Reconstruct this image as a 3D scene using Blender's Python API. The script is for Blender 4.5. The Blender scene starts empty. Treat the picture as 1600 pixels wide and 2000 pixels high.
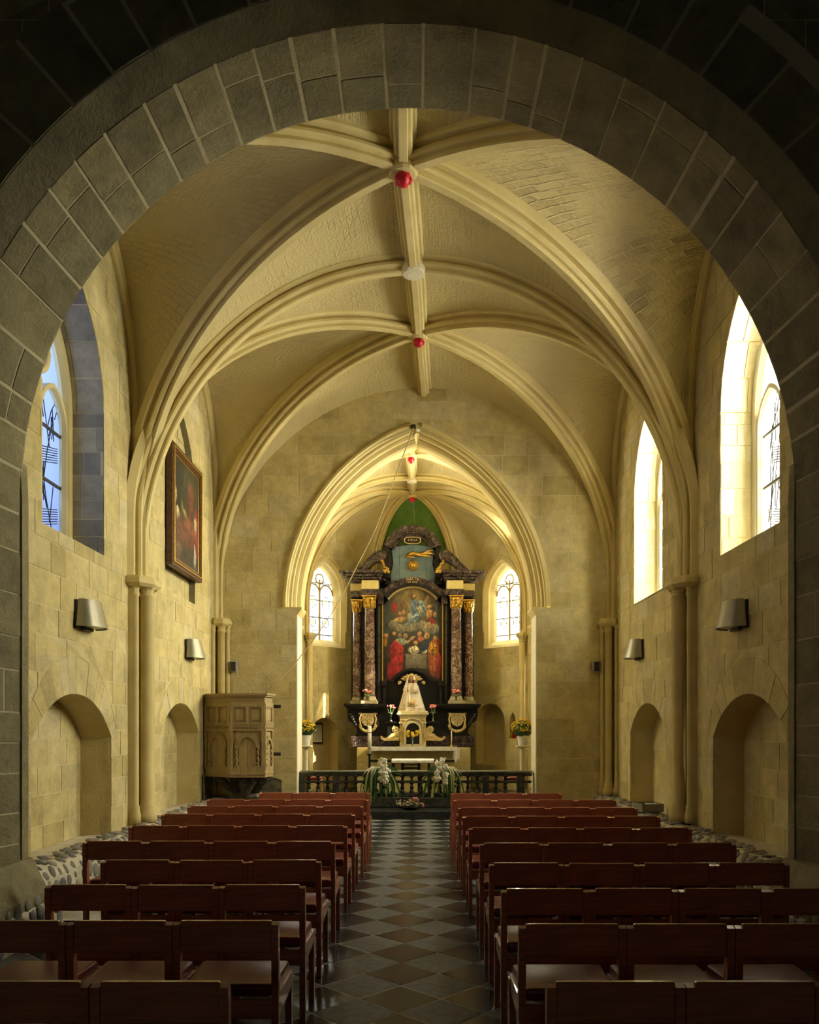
import bpy, bmesh, math, random
from mathutils import Vector, Matrix, noise
R = random.Random(7)
S = bpy.context.scene
COL = S.collection
PI = math.pi

# ------------------------------------------------------------------ camera, light, exposure
CAMX, CAMZ, FPX, VPX, VPY = 0.10, 1.735, 1600.0, 821.0, 1415.0
cam_d = bpy.data.cameras.new('camera')
cam_d.sensor_fit = 'AUTO'; cam_d.sensor_width = 36.0
cam_d.lens = FPX * 36.0 / 2000.0
cam_d.shift_x = -(VPX - 800) / 2000.0
cam_d.shift_y = (VPY - 1000) / 2000.0
cam_d.clip_start = 0.05; cam_d.clip_end = 200
cam = bpy.data.objects.new('camera', cam_d); COL.objects.link(cam)
cam.location = (CAMX, 0, CAMZ); cam.rotation_euler = (PI/2, 0, 0)
S.camera = cam

W = bpy.data.worlds.new('sky'); S.world = W; W.use_nodes = True
W.node_tree.nodes['Background'].inputs[0].default_value = (0.80, 0.88, 1.0, 1)
W.node_tree.nodes['Background'].inputs[1].default_value = 0.35
S.view_settings.view_transform = 'Standard'; S.view_settings.look = 'None'
S.view_settings.gamma = 1.0; S.view_settings.use_curve_mapping = False
S.view_settings.exposure = 0.0
S.cycles.use_adaptive_sampling = True; S.cycles.adaptive_threshold = 0.025
S.cycles.max_bounces = 12; S.cycles.diffuse_bounces = 8; S.cycles.glossy_bounces = 4
S.cycles.transparent_max_bounces = 12; S.cycles.sample_clamp_indirect = 6.0
S.cycles.caustics_reflective = False; S.cycles.caustics_refractive = False

def area_light(name, loc, direction, sx, sy, power, color):
    l = bpy.data.lights.new(name, 'AREA'); l.shape = 'RECTANGLE'; l.size = sx; l.size_y = sy
    l.energy = power; l.color = color
    o = bpy.data.objects.new(name, l); COL.objects.link(o); o.location = loc
    o.rotation_euler = Vector(direction).to_track_quat('-Z', 'Y').to_euler()
    return o
WARM, COOL = (1.0, 0.96, 0.76), (0.84, 0.92, 1.0)
# daylight outside each window
area_light('daylight_south_near', (5.7, 9.1, 5.9), (-1, 0.0, -0.22), 2.4, 4.0, 2150, WARM)
area_light('daylight_south_far', (5.7, 13.2, 5.9), (-1, 0.0, -0.22), 2.4, 4.0, 2150, WARM)
area_light('daylight_north_near', (-5.0, 9.2, 5.6), (1, 0, -0.1), 2.0, 3.4, 95, COOL)
area_light('daylight_chancel_south', (3.7, 16.8, 5.2), (-1, 0, -0.25), 1.3, 2.4, 2200, WARM)
area_light('daylight_chancel_north', (-3.7, 16.8, 5.2), (1, 0, -0.2), 1.3, 2.4, 1000, WARM)
area_light('daylight_apse_south', (2.95, 20.9, 5.0), (-1, -1, -0.2), 1.2, 2.4, 560, WARM)
area_light('daylight_apse_north', (-2.95, 20.9, 5.0), (1, -1, -0.2), 1.2, 2.4, 400, (0.97, 0.98, 0.95))

area_light('west_fill', (-2.2, -16.6, 5.4), (0.15, 1, -0.1), 1.6, 3.0, 70, COOL)  # added fill lamp behind the camera, brightens chair backs and arch face
# low sun slanting through the south chancel window
sb = bpy.data.lights.new('sun_beam', 'SPOT'); sb.energy = 240000; sb.color = (1.0, 0.88, 0.62); sb.spot_size = math.radians(4.2); sb.spot_blend = .1; sb.shadow_soft_size = .05
sbo = bpy.data.objects.new('sun_beam', sb); COL.objects.link(sbo)
_t, _w = Vector((-2.15, 19.85, 1.35)), Vector((2.65, 16.8, 4.5)); _d = (_w-_t).normalized()
sbo.location = _w + _d*22; sbo.rotation_euler = (-_d).to_track_quat('-Z', 'Y').to_euler()

# ------------------------------------------------------------------ helpers
def link(o, parent=None):
    COL.objects.link(o)
    if parent is not None: o.parent = parent
    return o
def tag(o, label=None, cat=None, group=None, kind=None):
    if label: o['label'] = label
    if cat: o['category'] = cat
    if group: o['group'] = group
    if kind: o['kind'] = kind
    return o
def empty(name, loc=(0, 0, 0), rz=0.0, **kw):
    o = bpy.data.objects.new(name, None); COL.objects.link(o); o.location = loc; o.rotation_euler = (0, 0, rz)
    o.empty_display_size = 0.1
    return tag(o, **kw)

class MB:
    def __init__(self): self.v = []; self.f = []; self.sm = []
    def add(self, vs, fs, smooth=False):
        n = len(self.v); self.v += [tuple(p) for p in vs]
        self.f += [tuple(i + n for i in f) for f in fs]; self.sm += [smooth] * len(fs); return self
    def box(self, x0, x1, y0, y1, z0, z1, bv=0.0):
        if bv <= 0:
            vs = [(x, y, z) for z in (z0, z1) for y in (y0, y1) for x in (x0, x1)]
            return self.add(vs, [(0, 2, 3, 1), (4, 5, 7, 6), (0, 1, 5, 4), (2, 6, 7, 3), (0, 4, 6, 2), (1, 3, 7, 5)])
        b = min(bv, (x1-x0)*.45, (y1-y0)*.45, (z1-z0)*.45)
        bm = bmesh.new(); bmesh.ops.create_cube(bm, size=1)
        for v in bm.verts:
            v.co = Vector(((x0+x1)/2 + v.co.x*(x1-x0), (y0+y1)/2 + v.co.y*(y1-y0), (z0+z1)/2 + v.co.z*(z1-z0)))
        bmesh.ops.bevel(bm, geom=bm.edges[:], offset=b, segments=1, affect='EDGES')
        self.bm(bm); return self
    def bm(self, bm, smooth=False):
        bm.verts.index_update()
        self.add([v.co[:] for v in bm.verts], [[v.index for v in f.verts] for f in bm.faces], smooth); bm.free(); return self
    def prism(self, poly, axis, a, b):
        """extrude a 2D polygon along axis ('x','y','z') from a to b; poly coords are the two other axes in order"""
        def P(p, t):
            return {'x': (t, p[0], p[1]), 'y': (p[0], t, p[1]), 'z': (p[0], p[1], t)}[axis]
        n = len(poly)
        vs = [P(p, a) for p in poly] + [P(p, b) for p in poly]
        fs = [tuple(range(n)), tuple(range(2*n-1, n-1, -1))] + [(i, i+n, (i+1) % n+n, (i+1) % n) for i in range(n)]
        return self.add(vs, fs)
    def lathe(self, prof, c=(0, 0, 0), n=16, smooth=True, sx=1, sy=1, a0=0, a1=2*PI):
        """prof: list of (r, z)"""
        full = abs(a1-a0-2*PI) < 1e-6
        m = n if full else n+1
        vs = []; fs = []
        for (r, z) in prof:
            for k in range(m):
                a = a0 + (a1-a0)*k/n
                vs.append((c[0]+r*math.cos(a)*sx, c[1]+r*math.sin(a)*sy, c[2]+z))
        for i in range(len(prof)-1):
            for k in range(n):
                k2 = (k+1) % m
                fs.append((i*m+k, i*m+k2, (i+1)*m+k2, (i+1)*m+k))
        if full:
            if prof[0][0] > 1e-5: fs.append(tuple(range(m-1, -1, -1)))
            if prof[-1][0] > 1e-5: fs.append(tuple((len(prof)-1)*m+k for k in range(m)))
        return self.add(vs, fs, smooth)
    def tube(self, pts, r, n=8, smooth=True, cap=True):
        pts = [Vector(p) for p in pts]; rs = r if isinstance(r, (list, tuple)) else [r]*len(pts)
        ref = Vector((0, 0, 1)); vs = []; fs = []
        T0 = (pts[1]-pts[0]).normalized()
        if abs(T0.dot(ref)) > .9: ref = Vector((0, 1, 0))
        for i, p in enumerate(pts):
            T = (pts[min(i+1, len(pts)-1)] - pts[max(i-1, 0)]).normalized()
            N = (ref - T*ref.dot(T)).normalized(); B = T.cross(N); ref = N
            for k in range(n):
                a = 2*PI*k/n; vs.append(p + (N*math.cos(a) + B*math.sin(a))*rs[i])
        for i in range(len(pts)-1):
            for k in range(n): fs.append((i*n+k, i*n+(k+1) % n, (i+1)*n+(k+1) % n, (i+1)*n+k))
        if cap: fs += [tuple(range(n-1, -1, -1)), tuple((len(pts)-1)*n+k for k in range(n))]
        return self.add(vs, fs, smooth)
    def sweep(self, pts, prof, B, closed_prof=True, smooth=False, outward=None, caps=True):
        """planar sweep: prof (a along B, b along N); N kept pointing to the 'outward' hint"""
        pts = [Vector(p) for p in pts]; B = Vector(B).normalized(); vs = []; fs = []; m = len(prof)
        sgn = None
        for i, p in enumerate(pts):
            T = (pts[min(i+1, len(pts)-1)] - pts[max(i-1, 0)]).normalized()
            N = T.cross(B).normalized()
            if sgn is None: sgn = 1 if N.dot(Vector(outward)) >= 0 else -1
            N *= sgn
            for (a, b) in prof: vs.append(p + B*a + N*b)
        kk = m if closed_prof else m-1
        for i in range(len(pts)-1):
            for k in range(kk): fs.append((i*m+k, i*m+(k+1) % m, (i+1)*m+(k+1) % m, (i+1)*m+k))
        if caps and closed_prof: fs += [tuple(range(m)), tuple((len(pts)-1)*m+k for k in range(m))]
        return self.add(vs, fs, smooth)
    def blob(self, c, rx, ry, rz, seg=8, rings=5, jit=0.0, smooth=True):
        prof = [(max(1e-4, math.sin(PI*i/rings)), -math.cos(PI*i/rings)) for i in range(rings+1)]
        vs = []; fs = []
        for (r, z) in prof:
            for k in range(seg):
                a = 2*PI*k/seg; j = 1 + (R.random()-.5)*jit
                vs.append((c[0]+r*math.cos(a)*rx*j, c[1]+r*math.sin(a)*ry*j, c[2]+z*rz*j))
        for i in range(rings):
            for k in range(seg): fs.append((i*seg+k, i*seg+(k+1) % seg, (i+1)*seg+(k+1) % seg, (i+1)*seg+k))
        return self.add(vs, fs, smooth)
    def grid(self, fn, nu, nv, smooth=True):
        vs = [fn(i/nu, j/nv) for j in range(nv+1) for i in range(nu+1)]
        fs = [(j*(nu+1)+i, j*(nu+1)+i+1, (j+1)*(nu+1)+i+1, (j+1)*(nu+1)+i) for j in range(nv) for i in range(nu)]
        return self.add(vs, fs, smooth)
    def mesh(self, name):
        me = bpy.data.meshes.new(name); me.from_pydata(self.v, [], self.f); me.validate()
        if len(me.polygons) == len(self.sm): me.polygons.foreach_set('use_smooth', self.sm)
        return me
    def build(self, name, m, parent=None, fix=True):
        me = self.mesh(name)
        if fix:
            bm = bmesh.new(); bm.from_mesh(me); bmesh.ops.recalc_face_normals(bm, faces=bm.faces); bm.to_mesh(me); bm.free()
        me.materials.append(m); me.update()
        o = bpy.data.objects.new(name, me); link(o, parent); return o

def copy_tree(o, parent=None):
    c = o.copy(); COL.objects.link(c)
    if parent is not None: c.parent = parent
    for ch in o.children: copy_tree(ch, c)
    return c

# ------------------------------------------------------------------ materials
def new_mat(name):
    m = bpy.data.materials.new(name); m.use_nodes = True; nt = m.node_tree
    return m, nt, nt.nodes, nt.nodes['Principled BSDF']
def N_(nt, t, **kw):
    n = nt.nodes.new(t)
    for k, v in kw.items(): setattr(n, k, v)
    return n
def mat(name, c, rough=.6, c2=None, ns=6.0, bump=0.0, bs=40.0, spec=.4, metal=0.0, stretch=None, coat=0.0, thr=(.35, .65), emit=0.0, detail=5, dist=.01):
    m, nt, nd, p = new_mat(name)
    p.inputs['Roughness'].default_value = rough; p.inputs['Metallic'].default_value = metal
    p.inputs['Specular IOR Level'].default_value = spec; p.inputs['Coat Weight'].default_value = coat
    p.inputs['Base Color'].default_value = (*c, 1)
    tc = N_(nt, 'ShaderNodeTexCoord'); src = tc.outputs['Object']
    if stretch:
        mp = N_(nt, 'ShaderNodeMapping'); mp.inputs['Scale'].default_value = stretch
        nt.links.new(src, mp.inputs[0]); src = mp.outputs[0]
    if c2:
        n = N_(nt, 'ShaderNodeTexNoise'); n.inputs['Scale'].default_value = ns; n.inputs['Detail'].default_value = detail
        nt.links.new(src, n.inputs['Vector'])
        r = N_(nt, 'ShaderNodeValToRGB'); r.color_ramp.elements[0].position = thr[0]; r.color_ramp.elements[1].position = thr[1]
        r.color_ramp.elements[0].color = (*c, 1); r.color_ramp.elements[1].color = (*c2, 1)
        nt.links.new(n.outputs['Fac'], r.inputs[0]); nt.links.new(r.outputs[0], p.inputs['Base Color'])
    if bump:
        n = N_(nt, 'ShaderNodeTexNoise'); n.inputs['Scale'].default_value = bs; n.inputs['Detail'].default_value = 6
        nt.links.new(src, n.inputs['Vector'])
        b = N_(nt, 'ShaderNodeBump'); b.inputs['Strength'].default_value = bump; b.inputs['Distance'].default_value = dist
        nt.links.new(n.outputs['Fac'], b.inputs['Height']); nt.links.new(b.outputs[0], p.inputs['Normal'])
    if emit:
        p.inputs['Emission Color'].default_value = (*c, 1); p.inputs['Emission Strength'].default_value = emit
    return m

def stone_mat(name, cols, bump=.5, mottle=.5, rough=.85):
    """ashlar: colour differs from block to block (object / island random) plus mottling and pitted relief"""
    m, nt, nd, p = new_mat(name)
    p.inputs['Roughness'].default_value = rough; p.inputs['Specular IOR Level'].default_value = .2
    oi = N_(nt, 'ShaderNodeObjectInfo'); ge = N_(nt, 'ShaderNodeNewGeometry')
    ad = N_(nt, 'ShaderNodeMath', operation='ADD'); fr = N_(nt, 'ShaderNodeMath', operation='FRACT')
    nt.links.new(oi.outputs['Random'], ad.inputs[0]); nt.links.new(ge.outputs['Random Per Island'], ad.inputs[1])
    nt.links.new(ad.outputs[0], fr.inputs[0])
    rp = N_(nt, 'ShaderNodeValToRGB'); cr = rp.color_ramp
    while len(cr.elements) < len(cols): cr.elements.new(.5)
    for i, c in enumerate(cols):
        cr.elements[i].position = i/(len(cols)-1); cr.elements[i].color = (*c, 1)
    nt.links.new(fr.outputs[0], rp.inputs[0])
    tc = N_(nt, 'ShaderNodeTexCoord')
    n1 = N_(nt, 'ShaderNodeTexNoise'); n1.inputs['Scale'].default_value = 3.2; n1.inputs['Detail'].default_value = 10; n1.inputs['Roughness'].default_value = .75
    nt.links.new(tc.outputs['Object'], n1.inputs['Vector'])
    mr = N_(nt, 'ShaderNodeMapRange'); mr.inputs[1].default_value = .3; mr.inputs[2].default_value = .7
    mr.inputs[3].default_value = 1 - mottle*.75; mr.inputs[4].default_value = 1 + mottle*.4
    nt.links.new(n1.outputs['Fac'], mr.inputs[0])
    mx = N_(nt, 'ShaderNodeVectorMath', operation='SCALE')
    nt.links.new(rp.outputs[0], mx.inputs[0]); nt.links.new(mr.outputs[0], mx.inputs['Scale'])
    nt.links.new(mx.outputs[0], p.inputs['Base Color'])
    n2 = N_(nt, 'ShaderNodeTexNoise'); n2.inputs['Scale'].default_value = 26; n2.inputs['Detail'].default_value = 8; n2.inputs['Roughness'].default_value = .7
    nt.links.new(tc.outputs['Object'], n2.inputs['Vector'])
    b = N_(nt, 'ShaderNodeBump'); b.inputs['Strength'].default_value = bump*1.5; b.inputs['Distance'].default_value = .02
    nt.links.new(n2.outputs['Fac'], b.inputs['Height']); nt.links.new(b.outputs[0], p.inputs['Normal'])
    return m

def marble_mat(name, base, base2, vein, scale, width=.035, rough=.25, amount=1.0):
    """dark marble with thin branching pale veins"""
    m, nt, nd, p = new_mat(name); p.inputs['Roughness'].default_value = rough; p.inputs['Specular IOR Level'].default_value = .5
    tc = N_(nt, 'ShaderNodeTexCoord')
    cl = N_(nt, 'ShaderNodeTexNoise'); cl.inputs['Scale'].default_value = scale*1.3; cl.inputs['Detail'].default_value = 6; nt.links.new(tc.outputs['Object'], cl.inputs['Vector'])
    r0 = N_(nt, 'ShaderNodeValToRGB'); r0.color_ramp.elements[0].position = .4; r0.color_ramp.elements[1].position = .65
    r0.color_ramp.elements[0].color = (*base, 1); r0.color_ramp.elements[1].color = (*base2, 1); nt.links.new(cl.outputs['Fac'], r0.inputs[0])
    last = r0.outputs[0]
    for k, (sc, wd) in enumerate(((scale, width), (scale*2.3, width*.7))):
        n = N_(nt, 'ShaderNodeTexNoise'); n.inputs['Scale'].default_value = sc; n.inputs['Detail'].default_value = 4; n.inputs['Distortion'].default_value = 1.2
        mp = N_(nt, 'ShaderNodeMapping'); mp.inputs['Location'].default_value = (3.1*k, 1.7*k, 5.3*k); nt.links.new(tc.outputs['Object'], mp.inputs[0]); nt.links.new(mp.outputs[0], n.inputs['Vector'])
        s = N_(nt, 'ShaderNodeMath', operation='SUBTRACT'); s.inputs[1].default_value = .5; nt.links.new(n.outputs['Fac'], s.inputs[0])
        a = N_(nt, 'ShaderNodeMath', operation='ABSOLUTE'); nt.links.new(s.outputs[0], a.inputs[0])
        mr = N_(nt, 'ShaderNodeMapRange'); mr.inputs[1].default_value = 0; mr.inputs[2].default_value = wd; mr.inputs[3].default_value = amount*(.8 if k == 0 else .45); mr.inputs[4].default_value = 0
        nt.links.new(a.outputs[0], mr.inputs[0])
        mx = N_(nt, 'ShaderNodeMix', data_type='RGBA'); mx.inputs[7].default_value = (*vein, 1); nt.links.new(mr.outputs[0], mx.inputs[0]); nt.links.new(last, mx.inputs[6]); last = mx.outputs[2]
    nt.links.new(last, p.inputs['Base Color']); return m

def vault_mat(name, ca, cb, patch, bw=.24, rh=.085, ms=.009, mort=(.72, .70, .66), bs=.8):
    """thin limewash over small vault bricks laid along the web (uv in metres)"""
    m, nt, nd, p = new_mat(name)
    p.inputs['Roughness'].default_value = .9; p.inputs['Specular IOR Level'].default_value = .15
    uv = N_(nt, 'ShaderNodeTexCoord')
    nz = N_(nt, 'ShaderNodeTexNoise'); nz.inputs['Scale'].default_value = 5; nt.links.new(uv.outputs['UV'], nz.inputs['Vector'])
    wr = N_(nt, 'ShaderNodeVectorMath', operation='MULTIPLY_ADD'); wr.inputs[1].default_value = (.05, .05, 0)
    nt.links.new(nz.outputs['Color'], wr.inputs[0]); nt.links.new(uv.outputs['UV'], wr.inputs[2])
    br = N_(nt, 'ShaderNodeTexBrick'); br.inputs['Scale'].default_value = 1.0
    br.inputs['Brick Width'].default_value = bw; br.inputs['Row Height'].default_value = rh; br.inputs['Mortar Size'].default_value = ms
    br.inputs['Mortar Smooth'].default_value = .6
    br.inputs['Color1'].default_value = (*ca, 1); br.inputs['Color2'].default_value = (*cb, 1); br.inputs['Mortar'].default_value = (ca[0]*mort[0], ca[1]*mort[1], ca[2]*mort[2], 1)
    nt.links.new(wr.outputs[0], br.inputs['Vector'])
    n1 = N_(nt, 'ShaderNodeTexNoise'); n1.inputs['Scale'].default_value = 1.1; n1.inputs['Detail'].default_value = 6; nt.links.new(uv.outputs['UV'], n1.inputs['Vector'])
    r1 = N_(nt, 'ShaderNodeValToRGB'); r1.color_ramp.elements[0].position = .38; r1.color_ramp.elements[1].position = .62
    nt.links.new(n1.outputs['Fac'], r1.inputs[0])
    mm = N_(nt, 'ShaderNodeMath', operation='MULTIPLY'); mm.inputs[1].default_value = patch; nt.links.new(r1.outputs[0], mm.inputs[0])
    mix = N_(nt, 'ShaderNodeMix', data_type='RGBA'); mix.inputs[6].default_value = (*ca, 1)
    nt.links.new(mm.outputs[0], mix.inputs[0]); nt.links.new(br.outputs['Color'], mix.inputs[7])
    nt.links.new(mix.outputs[2], p.inputs['Base Color'])
    n2 = N_(nt, 'ShaderNodeTexNoise'); n2.inputs['Scale'].default_value = 22; n2.inputs['Detail'].default_value = 8; nt.links.new(uv.outputs['UV'], n2.inputs['Vector'])
    inv = N_(nt, 'ShaderNodeMath', operation='MULTIPLY_ADD'); inv.inputs[1].default_value = -.9; mk = N_(nt, 'ShaderNodeMath', operation='MULTIPLY'); nt.links.new(br.outputs['Fac'], mk.inputs[0]); nt.links.new(mm.outputs[0], mk.inputs[1]); nt.links.new(mk.outputs[0], inv.inputs[0]); nt.links.new(n2.outputs['Fac'], inv.inputs[2])
    b = N_(nt, 'ShaderNodeBump'); b.inputs['Strength'].default_value = bs; b.inputs['Distance'].default_value = .03
    nt.links.new(inv.outputs[0], b.inputs['Height']); nt.links.new(b.outputs[0], p.inputs['Normal'])
    return m

M = {}
SC = [(.53, .44, .195), (.61, .515, .25), (.57, .485, .255), (.65, .545, .26), (.48, .395, .175), (.63, .555, .335), (.60, .50, .23)]
M['ashlar'] = stone_mat('ashlar', SC, .55, .45)
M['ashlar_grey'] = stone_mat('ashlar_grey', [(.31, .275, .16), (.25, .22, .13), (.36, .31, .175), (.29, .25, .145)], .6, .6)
M['reveal'] = stone_mat('reveal_stone', [(.50, .44, .28), (.22, .20, .15), (.48, .43, .27), (.26, .24, .18), (.42, .38, .25)], .5, .5)
M['reveal_pale'] = stone_mat('reveal_pale', [(.64, .57, .36), (.60, .52, .30), (.66, .60, .42)], .3, .25)
M['mortar'] = mat('mortar', (.64, .55, .32), .95, (.56, .47, .25), 3, .5, 60, .1)
M['mortar_pale'] = mat('mortar_pale', (.58, .52, .35), .95, (.48, .42, .27), 5, .6, 60, .1)
M['rib'] = mat('rib_stone', (.64, .54, .27), .85, (.56, .46, .21), 2.5, .3, 45, .2)
M['shaft'] = mat('shaft_stone', (.60, .50, .24), .85, (.52, .42, .19), 3, .35, 45, .2)
M['web'] = vault_mat('vault_limewash', (.57, .48, .25), (.44, .36, .175), .4)
M['web_rough'] = vault_mat('vault_bare_brick', (.60, .50, .25), (.30, .235, .11), 1.0, .30, .115, .016, (1.12, 1.15, 1.3), 1.0)
M['green'] = mat('green_paint', (.05, .11, .02), .9, (.09, .15, .03), 3, .5, 40, .1)
M['niche'] = mat('niche_plaster', (.58, .49, .26), .95, (.52, .42, .2), 3, .5, 35, .1)
M['white_paint'] = mat('pale_lime', (.75, .70, .55), .85, (.68, .62, .45), 4, .2, 40, .2)
M['cobble_mortar'] = mat('cobble_mortar', (.62, .57, .45), .95, (.48, .43, .32), 8, .7, 40, .1)
M['red'] = mat('red_paint', (.55, .012, .03), .35, None)
M['tile_dark'] = mat('tile_black', (.020, .021, .023), .2, (.04, .041, .043), 9, .08, 60, .25)
M['tile_grey'] = mat('tile_grey', (.150, .155, .160), .5, (.085, .088, .09), 16, .25, 70, .18)
M['grout'] = mat('grout', (.62, .59, .50), .8, (.45, .42, .35), 12)
M['wood'] = mat('chair_wood', (.48, .155, .078), .26, (.35, .105, .052), 5, .05, 60, .6, stretch=(1, 12, 12), coat=.35)
M['vinyl'] = mat('seat_vinyl', (.17, .016, .022), .33, (.12, .01, .016), 8, .08, 120, .5)

# ------------------------------------------------------------------ block masonry
def clip(poly, a, b):
    """part of the polygon on the left of the line a->b"""
    out = []; n = len(poly)
    def sd(p): return (b[0]-a[0])*(p[1]-a[1]) - (b[1]-a[1])*(p[0]-a[0])
    for i in range(n):
        p, q = poly[i], poly[(i+1) % n]; sp, sq = sd(p), sd(q)
        if sp >= -1e-9: out.append(p)
        if (sp > 1e-9 and sq < -1e-9) or (sp < -1e-9 and sq > 1e-9):
            t = sp/(sp-sq); out.append((p[0]+(q[0]-p[0])*t, p[1]+(q[1]-p[1])*t))
    return out if len(out) >= 3 else []
def area(poly): return .5*sum(poly[i][0]*poly[(i+1) % len(poly)][1] - poly[(i+1) % len(poly)][0]*poly[i][1] for i in range(len(poly)))
def ccw(poly): return poly if area(poly) > 0 else poly[::-1]
def inside(poly, conv):
    n = len(conv)
    for i in range(n):
        poly = clip(poly, conv[i], conv[(i+1) % n])
        if not poly: return []
    return poly
def outside(poly, conv):
    """convex polygon minus a convex polygon -> convex pieces"""
    if not inside(poly, conv): return [poly]
    res = []; rest = poly; n = len(conv)
    for i in range(n):
        a, b = conv[i], conv[(i+1) % n]
        pc = clip(rest, b, a)
        if pc and abs(area(pc)) > 1e-5: res.append(pc)
        rest = clip(rest, a, b)
        if not rest: break
    return res
def cut(poly, bounds, holes):
    ps = [poly]
    if bounds:
        q = []
        for p in ps:
            r = inside(p, bounds)
            if r: q.append(r)
        ps = q
    for h in holes:
        ps = [x for p in ps for x in outside(p, h)]
    return [p for p in ps if abs(area(p)) > 2e-4]

def arch_poly(c, hw, z0, zs, rise, n=10, round_=False):
    """opening polygon (u,z), convex: jambs to zs then a round or pointed arch of that rise"""
    pts = [(c-hw, z0), (c+hw, z0)]
    if rise <= hw*1.02:      # segmental / round
        Rr = (hw*hw+rise*rise)/(2*rise); a = math.asin(min(1, hw/Rr))
        for k in range(2*n+1):
            t = a - 2*a*k/(2*n); pts.append((c+Rr*math.sin(t), zs+rise-Rr+Rr*math.cos(t)))
    else:
        Rr = (hw*hw+rise*rise)/(2*hw); a = math.asin(min(1, rise/Rr))
        for k in range(n+1):
            t = a*k/n; pts.append((c+hw-Rr+Rr*math.cos(t), zs+Rr*math.sin(t)))
        for k in range(n-1, -1, -1):
            t = a*k/n; pts.append((c-hw+Rr-Rr*math.cos(t), zs+Rr*math.sin(t)))
    return ccw(pts)

def surf(name, fn, poly, bounds, holes, m, parent=None):
    mb = MB()
    for p in cut(poly, bounds, holes):
        mb.add([fn(u, v, 0) for (u, v) in p], [tuple(range(len(p)))])
    return mb.build(name, m, parent, fix=False)

def masonry(parent, fn, u0, u1, v0, v1, ch, bl, m, bounds=None, holes=(), joint=.012, proud=(.002, .008), limit=290, key=None, name='stone_block', rnd=None):
    """courses of blocks as parts; pieces past the limit are joined into one stuff part"""
    rr = rnd or R; items = []
    v = v0
    while v < v1 - .05:
        h = rr.uniform(*ch)
        if v1 - (v+h) < ch[0]*.6: h = v1 - v
        u = u0 - rr.uniform(0, bl[1])
        while u < u1:
            l = rr.uniform(*bl); a, b = max(u, u0), min(u+l, u1); u += l
            if b - a < .04: continue
            j = joint/2
            rect = [(a+j, v+j), (b-j, v+j), (b-j, v+h-j), (a+j, v+h-j)]
            ps = cut(rect, bounds, holes)
            A = sum(abs(area(p)) for p in ps)
            if A > .004: items.append((A, ps, (a+b)/2, v+h/2))
        v += h
    if key: items.sort(key=key)
    rest = MB(); cnt = 0
    for k, (A, ps, uu, vv) in enumerate(items):
        mb = MB() if k < limit else rest
        hh = rr.uniform(*proud)
        for p in ps:
            n = len(p)
            vs = [fn(x, y, hh) for (x, y) in p] + [fn(x, y, -.004) for (x, y) in p]
            mb.add(vs, [tuple(range(n))] + [(i, i+n, (i+1) % n+n, (i+1) % n) for i in range(n)])
        if k < limit: mb.build(name, m, parent, fix=False); cnt += 1
    if rest.v: tag(rest.build(name, m, parent, fix=False), kind='stuff')
    return cnt

# ------------------------------------------------------------------ the floor of diamond tiles
fl = MB(); fl.box(-5.0, 5.0, -16.0, 21.5, -.12, -.002)
floor = tag(fl.build('floor', M['grout']), kind='structure')
D = .5205; hd = D/2 - .0045
def tile_mesh(nm, m):
    b = MB(); c = .004
    b.add([(hd, 0, -.008), (0, hd, -.008), (-hd, 0, -.008), (0, -hd, -.008), (hd, 0, -c+.003), (0, hd, -c+.003), (-hd, 0, -c+.003), (0, -hd, -c+.003), (hd-c, 0, 0), (0, hd-c, 0), (-hd+c, 0, 0), (0, -hd+c, 0)],
          [(0, 1, 5, 4), (1, 2, 6, 5), (2, 3, 7, 6), (3, 0, 4, 7), (4, 5, 9, 8), (5, 6, 10, 9), (6, 7, 11, 10), (7, 4, 8, 11), (8, 9, 10, 11)])
    me = b.mesh(nm); me.materials.append(m); return me
tm = [tile_mesh('floor_tile_black', M['tile_dark']), tile_mesh('floor_tile_grey', M['tile_grey'])]
spots = []
for i in range(-9, 10):
    for j in range(-6, 24):
        spots.append((-.03+D*i, 5.185+D*j, 0)); spots.append((-.03+D/2+D*i, 4.925+D*j, 1))
spots = [s for s in spots if abs(s[0]) < 4.3 and 1.9 < s[1] < 15.3]
spots.sort(key=lambda s: (abs(s[0]+.03) > .85, s[1] if abs(s[0]) < .9 else abs(s[0])*3+s[1]))
restt = [MB(), MB()]
for k, (x, y, c) in enumerate(spots):
    if k < 290:
        o = bpy.data.objects.new('floor_tile', tm[c]); link(o, floor); o.location = (x, y, R.uniform(-.0015, .0012))
        o.rotation_euler = (R.uniform(-.0015, .0015), R.uniform(-.0015, .0015), 0)
    else:
        restt[c].add([(x+v.co.x, y+v.co.y, v.co.z) for v in tm[c].vertices], [tuple(p.vertices) for p in tm[c].polygons])
for c in (0, 1): tag(restt[c].build('floor_tile', (M['tile_dark'], M['tile_grey'])[c], floor), kind='stuff')

# ------------------------------------------------------------------ nave dimensions
XW = 3.78; Y0, Y1, Y2 = 6.78, 11.10, 15.45; XS = 3.62; ZC = 3.62
win = {'z0': 3.80, 'zs': 5.55, 'rise': 1.30, 'hw': .83}
WY = (9.21, 13.26)
nicheY = (9.22, 13.28)
def formeret(yc, hw, grow=0.0):
    pts = [(yc-hw, -.05), (yc+hw, -.05)]
    for k in range(0, 25):
        t = PI*k/24; pts.append((yc+hw*math.cos(t), 5.95+(2.35+grow)*math.sin(t)))
    return ccw(pts)

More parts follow.
